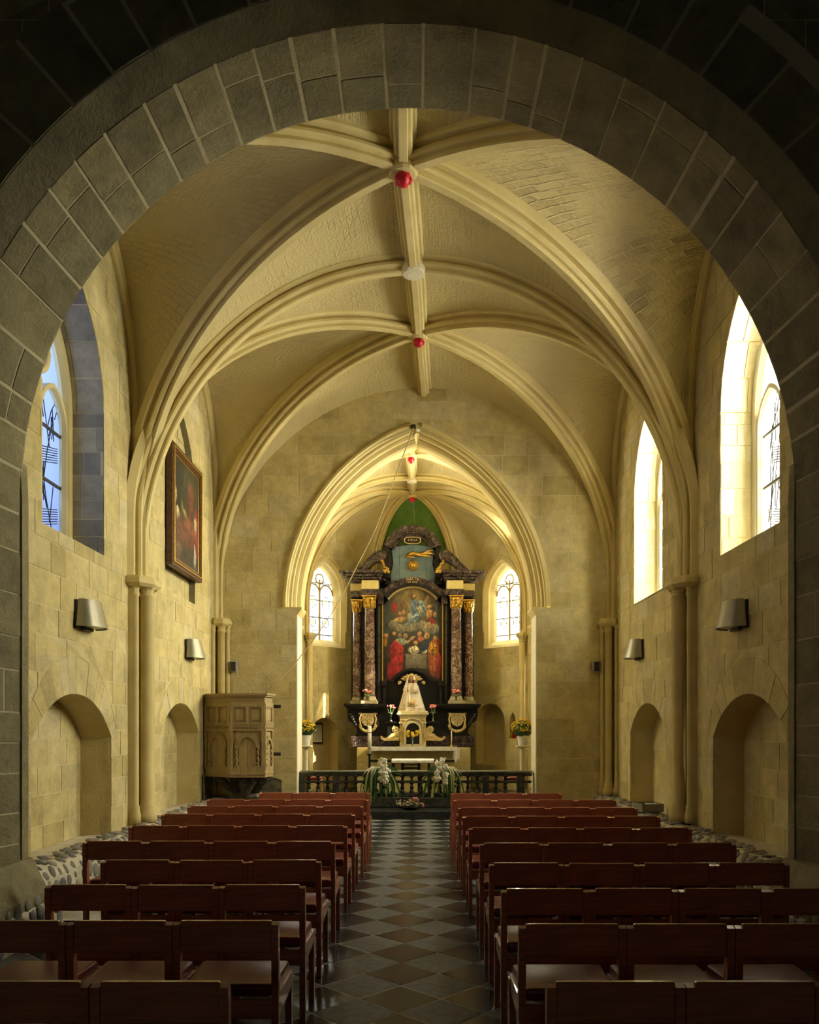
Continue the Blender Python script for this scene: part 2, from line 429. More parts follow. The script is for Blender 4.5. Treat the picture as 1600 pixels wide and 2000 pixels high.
def side_wall(sgn, name):
    fn = lambda u, v, h: (sgn*(XW-h), u, v)
    holes = []
    for b in (0, 1):
        w = arch_poly(WY[b], win['hw'], win['z0'], win['zs'], win['rise'])
        holes.append(w)
        holes.append(arch_poly(nicheY[b], 1.06, .30, 1.58, .50))
    mholes = holes + [arch_poly(y_, 1.24, 1.58, 1.60, .90) for y_ in nicheY]
    wall = surf(name, fn, [(5.7, -.05), (Y2+.1, -.05), (Y2+.1, 9.2), (5.7, 9.2)], None, holes, M['mortar'])
    tag(wall, kind='structure')
    for b, (ya, yb) in enumerate(((Y0, Y1), (Y1, Y2))):
        cnt = masonry(wall, fn, ya, yb, .35, 8.4, (.27, .40), (.36, .78), M['ashlar'], formeret((ya+yb)/2, (yb-ya)/2), mholes,
                limit=150 if b == 0 else 140, key=lambda it: it[3] > 6.3)
    # relieving arch of voussoirs over each niche
    rv_ = random.Random(40+sgn)
    for yc_ in nicheY:
        inn, out = arch_poly(yc_, 1.06, .30, 1.58, .50, 22)[2:], arch_poly(yc_, 1.24, .30, 1.60, .90, 22)[2:]
        nn = len(inn)-1; i = 0
        while i < nn:
            j = min(nn, i+rv_.choice((3, 4, 5))); mb = MB(); hh = rv_.uniform(.003, .009)
            pi, po = inn[i:j+1], out[i:j+1]
            def tight(a, b_): return (a[0]+(b_[0]-a[0])*.02, a[1]+(b_[1]-a[1])*.02)
            ring = pi + po[::-1]; cx_, cy_ = sum(p[0] for p in ring)/len(ring), sum(p[1] for p in ring)/len(ring)
            ring = [(p[0]+(cx_-p[0])*.03, p[1]+(cy_-p[1])*.02) for p in ring]; m_ = len(ring)
            mb.add([fn(p[0], p[1], hh) for p in ring] + [fn(p[0], p[1], -.004) for p in ring], [tuple(range(m_))] + [(k, k+m_, (k+1) % m_+m_, (k+1) % m_) for k in range(m_)])
            mb.build('voussoir', M['ashlar'], wall, fix=False); i = j
    # niches
    for b in (0, 1):
        op = arch_poly(nicheY[b], 1.06, .30, 1.58, .50); n = len(op)
        mb = MB(); dep = .385
        bk = [(nicheY[b] + (p[0]-nicheY[b])*.985, p[1]) for p in op]
        mb.add([(sgn*XW, p[0], p[1]) for p in op] + [(sgn*(XW+dep), p[0], p[1]) for p in bk], [(i, (i+1) % n, (i+1) % n+n, i+n) for i in range(n)])
        rv = mb.build('niche_reveal', M['niche'], wall, fix=False)
        mb = MB(); mb.add([(sgn*(XW+dep), p[0], p[1]) for p in bk], [tuple(range(n))]); mb.build('niche_back', M['mortar'], wall, fix=False)
        fnb = lambda u, v, h: (sgn*(XW+dep-h), u, v)
        masonry(wall, fnb, nicheY[b]-1.06, nicheY[b]+1.06, .30, 2.1, (.28, .36), (.4, .7), M['ashlar'], bk, (), limit=40, proud=(.002, .006))
        yj = nicheY[b]+1.06
        fnj = lambda u, v, h: (sgn*u, yj-h, v)
        masonry(wall, fnj, XW+.01, XW+dep, .32, 1.58, (.26, .36), (.2, .4), M['ashlar'], None, (), limit=20, proud=(.002, .006))
    return wall
wall_left = side_wall(-1, 'wall_left'); wall_right = side_wall(1, 'wall_right')

# ------------------------------------------------------------------ windows of the nave
def mat_glass(name, tint, tr=.85):
    m, nt, nd, p = new_mat(name)
    t = N_(nt, 'ShaderNodeBsdfTransparent'); t.inputs[0].default_value = (*tint, 1)
    p.inputs['Base Color'].default_value = (*tint, 1); p.inputs['Roughness'].default_value = .08; p.inputs['Transmission Weight'].default_value = 0
    tl = N_(nt, 'ShaderNodeBsdfTranslucent'); tl.inputs[0].default_value = (*tint, 1)
    mx0 = N_(nt, 'ShaderNodeMixShader'); mx0.inputs[0].default_value = .12
    nt.links.new(tl.outputs[0], mx0.inputs[1]); nt.links.new(p.outputs[0], mx0.inputs[2])
    mx = N_(nt, 'ShaderNodeMixShader'); mx.inputs[0].default_value = tr
    nt.links.new(mx0.outputs[0], mx.inputs[1]); nt.links.new(t.outputs[0], mx.inputs[2])
    nt.links.new(mx.outputs[0], nd['Material Output'].inputs['Surface'])
    return m
M['glass_white'] = mat_glass('glass_white', (.96, .95, .88), .8)
M['glass_blue'] = mat_glass('glass_paleblue', (.34, .45, .85), .5)
M['glass_deep'] = mat_glass('glass_deepblue', (.06, .08, .75), .5)
M['glass_yellow'] = mat_glass('glass_yellow', (.9, .68, .12), .5)
M['glass_clear'] = mat_glass('glass_clear', (1, .99, .95), .92); M['glass_amber_mask'] = mat_glass('glass_amber_mask', (.85, .75, .5), .12)
M['glass_dark'] = mat_glass('glass_dark', (.25, .3, .34), .5)
M['lead'] = mat('lead', (.02, .022, .03), .5, metal=.3)
M['iron'] = mat('iron_bar', (.06, .05, .035), .6, metal=.3)

def nave_window(idx, sgn, yc, glass, reveal_m, frame_m, tracery=True):
    w = empty('window_%d' % idx, (sgn*XW, yc, win['z0']), kind='structure')
    w.location = (0, 0, 0)
    op = arch_poly(yc, win['hw'], win['z0'], win['zs'], win['rise']); n = len(op); dep = .50
    mb = MB(); mb.add([(sgn*XW, p[0], p[1]) for p in op] + [(sgn*(XW+dep+.02), p[0], p[1]) for p in op], [(i, (i+1) % n, (i+1) % n+n, i+n) for i in range(n)])
    mb.build('reveal', M['mortar'], w, fix=False)
    # jamb stones on the far and near reveal, then round the arch
    rr = random.Random(idx)
    for side in (1, -1):
        fnj = lambda u, v, h: (sgn*u, yc+side*(win['hw']-h), v)
        masonry(w, fnj, XW, XW+dep, win['z0'], win['zs'], (.2, .36), (.2, .42), reveal_m, None, (), limit=40, name='jamb_stone', rnd=rr)
        Rr = (win['hw']**2+win['rise']**2)/(2*win['hw']); am = math.asin(win['rise']/Rr)
        for k in range(4):
            t0, t1 = am*k/4+.006, am*(k+1)/4-.006; hh = rr.uniform(.004, .012)
            for (ua, ub) in ((XW, XW+rr.uniform(.18, .34)), ):
                for (a, b) in ((ua, ub-.006), (ub+.006, XW+dep)):
                    def P(t, u, h): return (sgn*u, yc+side*(win['hw']-Rr+(Rr-h)*math.cos(t)), win['zs']+(Rr-h)*math.sin(t))
                    mb = MB(); vs = []
                    for h in (hh, -.004):
                        for t in (t0, (t0+t1)/2, t1):
                            vs += [P(t, a, h), P(t, b, h)]
                    mb.add(vs, [(0, 1, 3, 2), (2, 3, 5, 4), (0, 6, 7, 1), (4, 5, 11, 10), (0, 2, 8, 6), (2, 4, 10, 8), (1, 7, 9, 3), (3, 9, 11, 5)])
                    mb.build('jamb_stone', reveal_m, w, fix=False)
    sl = MB(); sl.prism([(sgn*XW, win['z0']-.03), (sgn*(XW+dep), win['z0']-.03), (sgn*(XW+dep), win['z0']+.06), (sgn*XW, win['z0']+.006)], 'y', yc-win['hw'], yc+win['hw'])
    sl.build('window_sill', frame_m, w)
    xf = sgn*(XW+dep-.06)     # stone frame plane
    prof = [(-.10, 0), (-.06, .03), (-.02, .05), (.0, .10), (.02, .05), (.06, .03), (.10, 0), (.1, .14), (-.1, .14)]
    hw2 = win['hw']-.0
    def outline(c, hw, z0, zs, rise, nn=12):
        pl = arch_poly(c, hw, z0, zs, rise, nn)
        # start at bottom right, go up round the arch to bottom left
        i = max(range(len(pl)), key=lambda k: (pl[k][0] > c, -pl[k][1])) if False else 1
        return pl[1:] + pl[:1]
    def moulding(name, c, hw, z0, zs, rise, wd, dp):
        pts = [(xf, p[0], p[1]) for p in outline(c, hw, z0, zs, rise)]
        mb = MB(); pr = [(-dp, wd), (-dp, 0), (-dp*.4, -wd*.25), (0, -wd*.45), (dp*.4, -wd*.25), (dp, 0), (dp, wd)]
        mb.sweep(pts, pr, (sgn, 0, 0), outward=(0, 1, 0)); return mb.build(name, frame_m, w)
    moulding('tracery_frame', yc, hw2-.10, win['z0'], win['zs']-.05, win['rise']-.12, .10, .06)
    for s in (-1, 1):
        moulding('tracery_light', yc+s*.365, .32, win['z0'], win['zs']-.30, .42, .05, .045)
    mu = MB(); mu.prism([(xf-.05, yc), (xf-.02, yc-.045), (xf+.05, yc-.045), (xf+.05, yc+.045), (xf-.02, yc+.045)], 'z', win['z0'], win['zs']+.1); mu.build('mullion', frame_m, w)
    oc = MB(); oc.tube([(xf, yc+.26*math.cos(2*PI*k/20), win['zs']+.46+.26*math.sin(2*PI*k/20)) for k in range(21)], .05, 8); oc.build('oculus_ring', frame_m, w)
    gx = sgn*(XW+dep+.0)
    gp = MB(); go = arch_poly(yc, win['hw']-.02, win['z0']+.02, win['zs'], win['rise']-.02)
    zcut = win['zs']+.02
    lo = inside(go, [(yc-2, 0), (yc+2, 0), (yc+2, zcut), (yc-2, zcut)])
    for s in (-1, 1):
        q = inside(lo, ccw([(yc, 0), (yc+s*2, 0), (yc+s*2, 20), (yc, 20)]))
        g1 = MB(); g1.add([(gx, p[0], p[1]) for p in q], [tuple(range(len(q)))]); g1.build('glass_pane', glass, w, fix=False)
    hi = inside(go, [(yc-2, zcut), (yc+2, zcut), (yc+2, 20), (yc-2, 20)])
    g2 = MB(); g2.add([(gx, p[0], p[1]) for p in hi], [tuple(range(len(hi)))]); g2.build('glass_pane', glass, w, fix=False)
    t = MB(); t.prism([(yc+.2*math.cos(2*PI*k/16), win['zs']+.46+.2*math.sin(2*PI*k/16)) for k in range(16)], 'x', gx-.012, gx-.006); t.build('glass_roundel', M['glass_deep'], w)
    for k in range(3):
        z = win['z0']+.16+k*.62
        b = MB(); b.box(gx-.012 if sgn > 0 else gx-.012, gx+.012, yc-win['hw']+.04, yc+win['hw']-.04, z-.016, z+.016); o = b.build('saddle_bar', M['iron'], w); o.location.x = -sgn*.03
    # lead lines: straight rays and hatching, as in the modern glazing
    for s in (-1, 1):
        c = yc+s*.365
        for q in range(16):
            a = rr.uniform(-.45, .45); z = win['z0']+rr.uniform(.05, 1.6); ln = rr.uniform(.25, .9); y = c+rr.uniform(-.24, .24)
            p0 = (gx-sgn*.008, max(c-.29, min(c+.29, y)), z); p1 = (gx-sgn*.008, max(c-.29, min(c+.29, y+a*ln)), min(z+ln, win['zs']+.1))
            t = MB(); t.tube([p0, ((p0[0]), (p0[1]+p1[1])/2+rr.uniform(-.04, .04), (p0[2]+p1[2])/2), p1], .006, 5); t.build('lead_line', M['lead'], w)
        for z in (win['z0']+.25, win['z0']+.98):
            for q in range(7):
                t = MB(); t.tube([(gx-sgn*.008, c-.1, z+q*.03), (gx-sgn*.008, c+.29, z+.1+q*.028)], .006, 5); t.build('lead_line', M['lead'], w)
    return w
nave_window(1, 1, WY[0], M['glass_white'], M['reveal_pale'], M['white_paint'])
nave_window(2, 1, WY[1], M['glass_white'], M['reveal_pale'], M['white_paint'])
nave_window(3, -1, WY[0], M['glass_blue'], M['reveal'], M['rib'])
# blocked-up window of the left far bay, a shallow recess behind the painting
op = arch_poly(WY[1], win['hw'], win['z0'], win['zs'], win['rise']); n = len(op)
mb = MB(); mb.add([(-XW, p[0], p[1]) for p in op] + [(-XW-.10, p[0], p[1]) for p in op], [(i, (i+1) % n, (i+1) % n+n, i+n) for i in range(n)] + [tuple(range(n, 2*n))])
mb.build('blocked_window', M['ashlar_grey'], wall_left, fix=False)
masonry(wall_left, lambda u, v, h: (-XW-.10+h, u, v), WY[1]-.83, WY[1]+.83, 3.8, 6.9, (.27, .4), (.4, .7), M['ashlar'], op, (), limit=40)

# ------------------------------------------------------------------ wall shafts with capitals
def shaft_group(parent, x, y, sgn, zb, zt, spread=(0, 1), cap=None):
    """a main shaft and two slim ones; sgn: which side of the nave (wall at sgn*XW)"""
    for (dx, dy, rad) in spread:
        b = MB(); b.lathe([(rad*1.55, zb), (rad*1.55, zb+.10), (rad*1.2, zb+.17), (rad*1.3, zb+.2), (rad, zb+.25), (rad, zt-.03), (rad*1.18, zt-.02), (rad*1.18, zt+.015), (rad, zt+.03)], (x+dx, y+dy, 0), 14)
        b.build('shaft', M['shaft'], parent)
        c = MB(); c.lathe([(rad, zt+.02), (rad*1.1, zt+.06), (rad*1.5, zt+.10), (rad*1.2, zt+.11)], (x+dx, y+dy, 0), 10, smooth=False)
        c.build('capital', M['shaft'], parent)
    if cap:
        (cx_, cy_, rx, ry) = cap; c = MB()
        c.lathe([(.80, zt+.09), (.95, zt+.12), (1.0, zt+.13), (1.0, zt+.175), (.93, zt+.185), (.93, zt+.20), (.8, zt+.235)], (x+cx_, y+cy_, 0), 8, smooth=False, sx=rx, sy=ry, a0=PI/8, a1=PI/8+2*PI); c.build('abacus', M['shaft'], parent)
for sgn, wl in ((-1, wall_left), (1, wall_right)):
    shaft_group(wl, sgn*3.68, Y1, sgn, .42, 3.48, ((-sgn*.075, 0, .085), (sgn*.02, -.19, .05), (-sgn*.045, .26, .05)), (0, .02, .24, .40))
    shaft_group(wl, sgn*3.67, Y2-.13, sgn, .42, 3.48, ((-sgn*.05, .0, .07), (sgn*.09, -.08, .045), (-sgn*.15, .07, .042)), (-sgn*.03, .02, .22, .18))
    for yy in (Y1,):
        p = MB(); p.box(min(sgn*3.70, sgn*3.80), max(sgn*3.70, sgn*3.80), yy-.24, yy+.24, 0, 3.6); p.build('pilaster', M['shaft'], wl)

# ------------------------------------------------------------------ vault of the nave
ceiling = None
RIBP = [(-.16, .30), (-.16, .19), (-.14, .165), (-.07, .165), (-.078, .14), (-.108, .118), (-.112, .085), (-.088, .062), (-.045, .06), (-.055, .018), (-.045, 0), (.045, 0), (.055, .018), (.045, .06), (.088, .062), (.112, .085), (.108, .118), (.078, .14), (.07, .165), (.14, .165), (.16, .19), (.16, .30)]
def scale_prof(p, k): return [(a*k, b*k) for a, b in p]
NT = 28
def qarc(top, end, z0, B, n=NT, k0=0.0):
    """quarter arch in a vertical plane from its crown to its springing"""
    pts = []
    for k in range(n+1):
        th = PI/2*k/n; t = math.sin(th)
        pts.append(Vector((top[0]+(end[0]-top[0])*t, top[1]+(end[1]-top[1])*t, z0+B*math.cos(th))))
    return pts
def offs(pts, d):
    """push a planar arch outwards (away from its centre) by d"""
    dirv = Vector((pts[-1].x-pts[0].x, pts[-1].y-pts[0].y, 0)).normalized(); out = []
    for i, p in enumerate(pts):
        T = (pts[min(i+1, len(pts)-1)] - pts[max(i-1, 0)]).normalized()
        h = T.dot(dirv); Nn = Vector((0, 0, 1))*h - dirv*T.z
        out.append(p + Nn*d)
    return out
def rib(parent, pts, zcap, prof=RIBP, name='rib', m=None):
    pts = list(pts)
    if zcap is not None and pts[-1].z - zcap > .02: pts.append(Vector((pts[-1].x, pts[-1].y, zcap)))
    dirv = Vector((pts[-1].x-pts[0].x, pts[-1].y-pts[0].y, 0)).normalized()
    B = Vector((-dirv.y, dirv.x, 0))
    mb = MB(); mb.sweep(pts, prof, B, outward=(0, 0, 1)); return mb.build(name, m or M['rib'], parent)
def web(parent, A, Bc, m, bow=.10, ns=8, name='vault_web'):
    """ruled, slightly domed web between two arches; uv in metres"""
    n = len(A); vs = []; uvs = []
    la = [0]
    for i in range(1, n): la.append(la[-1] + ((A[i]-A[i-1]).length+(Bc[i]-Bc[i-1]).length)/2)
    for i in range(n):
        wd = (Bc[i]-A[i]).length
        for s in range(ns+1):
            t = s/ns; p = A[i].lerp(Bc[i], t)
            p = p + Vector((0, 0, bow*4*t*(1-t)*min(1, wd/1.5)))
            vs.append(p); uvs.append((wd*t, la[i]))
    fs = [(i*(ns+1)+s, i*(ns+1)+s+1, (i+1)*(ns+1)+s+1, (i+1)*(ns+1)+s) for i in range(n-1) for s in range(ns)]
    mb = MB(); mb.add(vs, fs, True); me = mb.mesh(name)
    ul = me.uv_layers.new(name='UVMap')
    for lp in me.loops: ul.data[lp.index].uv = uvs[lp.vertex_index]
    me.materials.append(m); o = bpy.data.objects.new(name, me); link(o, parent); return o

ceiling = empty('ceiling', (0, 0, 0), kind='structure')
WO = .17
bays = [dict(boss=(-.085, 8.94), zb=7.75, ya=Y0, yb=Y1, apa=-.055, apb=.01, za=7.85, zbb=7.84),
        dict(boss=(.075, 13.28), zb=8.00, ya=Y1, yb=Y2, apa=.01, apb=.168, za=7.84, zbb=7.91)]
for bi, b in enumerate(bays):
    bx, by = b['boss']
    for sx in (-1, 1):
        FA = (sx*XW, (b['ya']+b['yb'])/2)
        for (yy, ap, zt) in ((b['ya'], b['apa'], b['za']), (b['yb'], b['apb'], b['zbb'])):
            spr = (sx*XS, yy)
            dg = qarc((bx, by), spr, 4.5, b['zb']-4.5)
            tr = qarc((ap, yy), spr, 3.95, zt-3.95)
            fm = qarc(FA, (sx*XW, yy), 5.95, 2.3)
            dgo, tro = offs(dg, WO), offs(tr, WO)
            rough = (bi == 0 and sx == 1)
            web(ceiling, dgo, fm, M['web_rough'] if rough else M['web'])
            web(ceiling, dgo, tro, M['web'])
            rib(ceiling, dg, ZC)
            if yy in (b['yb'],) and bi == 0: rib(ceiling, tr, ZC)
            # wall rib
            f2 = qarc((sx*(XW-.03), FA[1]), (sx*(XW-.03), yy + (.10 if yy == b['ya'] else -.10)), 5.9, 2.22)
            rib(ceiling, f2, ZC, [(-.07, .15), (-.07, .06), (-.045, .05), (-.05, .02), (-.02, 0), (.02, 0), (.05, .02), (.045, .05), (.07, .06), (.07, .15)], 'wall_rib')
def ridge(p, q, n=10, sag=.0):
    return [Vector(p).lerp(Vector(q), k/n) for k in range(n+1)]
rid = [(-.055, 6.70, 7.86), (-.085, 8.94, 7.76), (.01, 11.1, 7.85), (.075, 13.28, 8.00), (.168, 15.48, 7.91)]
for a, b in zip(rid, rid[1:]):
    pts = ridge(a, b); dirv = Vector((b[0]-a[0], b[1]-a[1], 0)).normalized()
    mb = MB(); mb.sweep(pts, scale_prof(RIBP, .9), (-dirv.y, dirv.x, 0), outward=(0, 0, 1)); mb.build('ridge_rib', M['rib'], ceiling)
def boss(parent, c, r, red=True):
    b = MB(); b.lathe([(r*.75, .20), (r*.95, .10), (r, .05), (r, -.01), (r*.85, -.035), (r*.5, -.045), (0.001, -.045)], c, 12, smooth=False)
    o = b.build('boss', M['rib'] if red else M['white_paint'], parent)
    if red:
        rr_ = r*.55
        f = MB(); f.lathe([(rr_, -.04), (rr_*1.05, -.07), (rr_*.9, -.11), (rr_*.5, -.15), (.001, -.165)], c, 8, smooth=True)
        for k in range(5):
            a = 2*PI*k/5; f.blob((c[0]+rr_*.75*math.cos(a), c[1]+rr_*.75*math.sin(a), c[2]-.085), rr_*.45, rr_*.45, .045, 6, 4)
        f.build('boss_flower', M['red'], o)
boss(ceiling, (-.085, 8.94, 7.76), .16); boss(ceiling, (.01, 11.1, 7.86), .17, False); boss(ceiling, (.075, 13.28, 8.01), .15)

# ------------------------------------------------------------------ end wall with the chancel arch
CX = .03
wa = arch_poly(CX, 2.52, -.1, 3.95, 3.36, 14)
vb = ccw([(-3.9, -.05), (3.9, -.05)] + [(.168 + (3.9*math.cos(PI*k/24)), 4.0+4.14*math.sin(PI*k/24)) for k in range(25)])
fe = lambda u, v, h: (u, Y2-h, v)
jl = arch_poly(CX, 2.27, -.1, 3.9, .05)
wall_end = tag(surf('wall_end', fe, [(-4.3, -.05), (4.3, -.05), (4.3, 9.2), (-4.3, 9.2)], None,
    [wa_ for wa_ in (ccw([(CX-2.27, -.1), (CX+2.27, -.1), (CX+2.27, 3.95), (CX-2.27, 3.95)]), arch_poly(CX, 2.52, 3.95, 3.96, 3.36, 14))], M['mortar']), kind='structure')
masonry(wall_end, fe, -3.85, 3.85, -.05, 8.3, (.26, .40), (.34, .72), M['ashlar'], vb,
    [ccw([(CX-2.27, -.1), (CX+2.27, -.1), (CX+2.27, 3.95), (CX-2.27, 3.95)]), arch_poly(CX, 2.52, 3.95, 3.96, 3.36, 14)], limit=290, key=lambda it: it[3] < .8)
# moulded orders of the chancel arch: radial offset r, depth y
ap = arch_poly(CX, 2.2, 3.95, 3.96, 3.16, 22)
path = [(p[0], Y2, p[1]) for p in ap[1:]] + [(ap[0][0], Y2, ap[0][1])]
i_ap = max(range(len(path)), key=lambda k: path[k][2])
orders = [[(-.005, .335), (-.05, .30), (-.055, .265), (-.02, .25), (-.005, .225), (.03, .21), (.06, .215), (.09, .235), (.09, .40), (.2, .4)],
          [(.075, .25), (.05, .21), (.055, .17), (.085, .15), (.12, .155), (.15, .175), (.17, .20), (.17, .36)],
          [(.165, .19), (.15, .15), (.17, .105), (.21, .09), (.25, .10), (.28, .13), (.30, .17), (.32, .3)],
          [(.29, .14), (.28, .09), (.30, .03), (.35, .0), (.60, .0), (.62, .3)]]
for pr in orders:
    for hi_, half in enumerate((path[:i_ap+1], path[i_ap:])):
        mb = MB(); mb.sweep(half, pr, (0, 1, 0), closed_prof=False, outward=(1, 0, 0) if hi_ == 0 else (0, 0, 1))
        mb.build('arch_moulding', M['rib'], wall_end)
for s in (-1, 1):
    jm = MB(); xa, xb = CX+s*2.25, CX+s*2.6
    jm.box(min(xa, xb), max(xa, xb), Y2+.004, Y2+.62, 0, 3.93); jm.build('jamb', M['white_paint'], wall_end)
    im = MB(); im.prism([(CX+s*2.17, 3.95), (CX+s*2.3, 3.95), (CX+s*2.3, 3.78), (CX+s*2.25, 3.80), (CX+s*2.17, 3.91)], 'y', Y2-.004, Y2+.62); im.build('impost', M['rib'], wall_end)

# ------------------------------------------------------------------ chancel and apse
XC = 2.65; YC0, YC1 = Y2+.5, 19.4; BX, BY = 1.35, 20.7
def plain_wall(name, a, b, z1, holes=(), limit=120, m='ashlar'):
    """vertical wall from plan point a to b, interior on the left side going a->b"""
    a, b = Vector((*a, 0)), Vector((*b, 0)); L = (b-a).length; d = (b-a)/L; nn = Vector((-d.y, d.x, 0))
    fn = lambda u, v, h: tuple(a + d*u + nn*h + Vector((0, 0, v)))
    w = tag(surf(name, fn, [(0, -.05), (L, -.05), (L, z1), (0, z1)], None, holes, M['mortar']), kind='structure')
    masonry(w, fn, 0, L, -.05, z1, (.24, .36), (.3, .62), M[m], None, holes, limit=limit, key=lambda it: it[3] > 5.8)
    return w, fn, L
aw = {'hw': .40, 'z0': 3.62, 'zs': 4.95, 'rise': .62}
Lc = math.hypot(XC-BX, BY-YC1); 
sideh = [arch_poly(.85, .5, 3.7, 5.1, .75)]
wR, fR, _ = plain_wall('wall_chancel_right', (XC, YC0), (XC, YC1), 6.2, sideh)
sideh2 = [arch_poly(YC1-YC0-.85, .5, 3.7, 5.1, .75)]
wL, fL, _ = plain_wall('wall_chancel_left', (-XC, YC1), (-XC, YC0), 6.2, sideh2)
uR = .80; uL = Lc-.70
holesR = [arch_poly(uR, aw['hw']+.16, aw['z0'], aw['zs'], aw['rise']+.2)]
holesL = [arch_poly(uL, aw['hw']+.16, aw['z0'], aw['zs'], aw['rise']+.2)]
nR = arch_poly(1.16, .46, .75, 1.80, .45); nS = arch_poly(.45, .10, 1.4, 1.75, .28)
nL = arch_poly(Lc-.62, .40, .30, 1.62, .28)
wAR, fAR, _ = plain_wall('wall_apse_right', (XC, YC1), (BX, BY), 6.6, holesR + [nR, nS])
wAL, fAL, _ = plain_wall('wall_apse_left', (-BX, BY), (-XC, YC1), 6.6, holesL + [nL])
wB, fB, _ = plain_wall('wall_apse_back', (BX, BY), (-BX, BY), 7.2, (), 20)
for (w, fn, pl, dep) in ((wAR, fAR, nR, .28), (wAR, fAR, nS, .16), (wAL, fAL, nL, .30)):
    n = len(pl); mb = MB(); mb.add([fn(p[0], p[1], 0) for p in pl] + [fn(p[0], p[1], -dep) for p in pl], [(i, (i+1) % n, (i+1) % n+n, i+n) for i in range(n)] + [tuple(range(n, 2*n))])
    mb.build('niche', M['niche'], w, fix=False)
# a rendered patch of wall and a dark plate painting the shade inside the cupboard opening
cp = MB(); cp.add([fAR(u, v, h) for h in (-.275, -.265) for (u, v) in ((.72, .85), (.92, .85), (.92, 1.38), (.72, 1.38))], [(4, 5, 6, 7), (0, 4, 7, 3), (1, 2, 6, 5), (3, 7, 6, 2), (0, 1, 5, 4)]); cp.build('cupboard_shade', M['lead'], wAR)

def apse_window(idx, fn, uc, glass):
    w = empty('window_%d' % idx, (0, 0, 0), kind='structure'); rr = random.Random(idx)
    o1 = arch_poly(uc, aw['hw']+.16, aw['z0'], aw['zs'], aw['rise']+.2); o2 = arch_poly(uc, aw['hw'], aw['z0']+.20, aw['zs'], aw['rise'])
    n = len(o1); mb = MB(); steps = [(o1, 0), ([(p[0]*.6+q[0]*.4, p[1]*.6+q[1]*.4) for p, q in zip(o1, o2)], -.09), ([(p[0]*.5+q[0]*.5, p[1]*.5+q[1]*.5) for p, q in zip(o1, o2)], -.13), ([(p[0]*.2+q[0]*.8, p[1]*.2+q[1]*.8) for p, q in zip(o1, o2)], -.22), (o2, -.30), (o2, -.34)]
    vs = []
    for pl, dd in steps: vs += [fn(p[0], p[1], dd) for p in pl]
    fs = [(s*n+i, s*n+(i+1) % n, (s+1)*n+(i+1) % n, (s+1)*n+i) for s in range(len(steps)-1) for i in range(n)]
    mb.add(vs, fs); mb.build('window_reveal', M['rib'], w, fix=False)
    gd = -.335
    for s in (-1, 1):
        q = inside(o2, ccw([(uc, 0), (uc+s*2, 0), (uc+s*2, 20), (uc, 20)]))
        g = MB(); g.add([fn(p[0], p[1], gd) for p in q], [tuple(range(len(q)))]); g.build('glass_pane', glass, w, fix=False)
        # grid of small quarries
        c = uc+s*aw['hw']/2
        for k in range(1, 16):
            z = aw['z0']+.20+k*.105
            t = MB(); t.tube([fn(c-.18, z, gd+.008), fn(c+.18, z, gd+.008)], .0045, 4); t.build('lead_line', M['lead'], w)
        for k in range(1, 4):
            u = uc+s*aw['hw']*k/4
            t = MB(); t.tube([fn(u, aw['z0']+.2, gd+.008), fn(u, aw['zs']+.1, gd+.008)], .0045, 4); t.build('lead_line', M['lead'], w)
        for (zz, rad, gm) in ((.52, .09, 'glass_yellow'), (1.02, .12, 'glass_yellow'), (1.42, .11, 'glass_dark')):
            z = aw['z0']+.2+zz-.1
            t = MB(); t.tube([fn(c+rad*math.cos(2*PI*k/16), z+1.2*rad*math.sin(2*PI*k/16), gd+.012) for k in range(17)], .008, 5); t.build('lead_line', M['lead'], w)
            t = MB(); pp = [fn(c+rad*.7*math.cos(2*PI*k/10)*(1 if k % 2 else .55), z+rad*.9*math.sin(2*PI*k/10)*(1 if k % 2 else .55), gd+.006) for k in range(10)]
            t.add(pp, [tuple(range(10))]); t.build('glass_pane', M[gm], w, fix=False)
    t = MB(); t.tube([fn(uc, aw['z0']+.2, gd+.02), fn(uc, aw['zs']+aw['rise']*.55, gd+.02)], .028, 6); t.build('mullion', M['rib'], w)
    for k in range(4):
        z = aw['z0']+.2+.12+k*.42
        t = MB(); t.tube([fn(uc-aw['hw'], z, gd+.03), fn(uc+aw['hw'], z, gd+.03)], .011, 5); t.build('saddle_bar', M['iron'], w)
    for s in (-1, 1):
        c = uc+s*aw['hw']/2; arc = [fn(c+.2*math.cos(PI*k/10), aw['zs']-.02+.24*math.sin(PI*k/10), gd+.02) for k in range(11)]
        t = MB(); t.tube(arc, .022, 6); t.build('tracery', M['rib'], w)
    t = MB(); t.tube([fn(uc+.12*math.cos(2*PI*k/14), aw['zs']+.36+.12*math.sin(2*PI*k/14), gd+.02) for k in range(15)], .02, 6); t.build('tracery', M['rib'], w)
    t = MB(); op = arch_poly(uc, aw['hw']+.20, aw['z0']+.4, aw['zs'], aw['rise']+.26, 10)
    t.tube([fn(p[0], p[1], .01) for p in op[1:]] + [fn(op[0][0], op[0][1], .01)], .03, 6); t.build('hood_mould', M['rib'], w)
apse_window(4, fAR, uR, M['glass_white']); apse_window(5, fAL, uL, M['glass_white'])
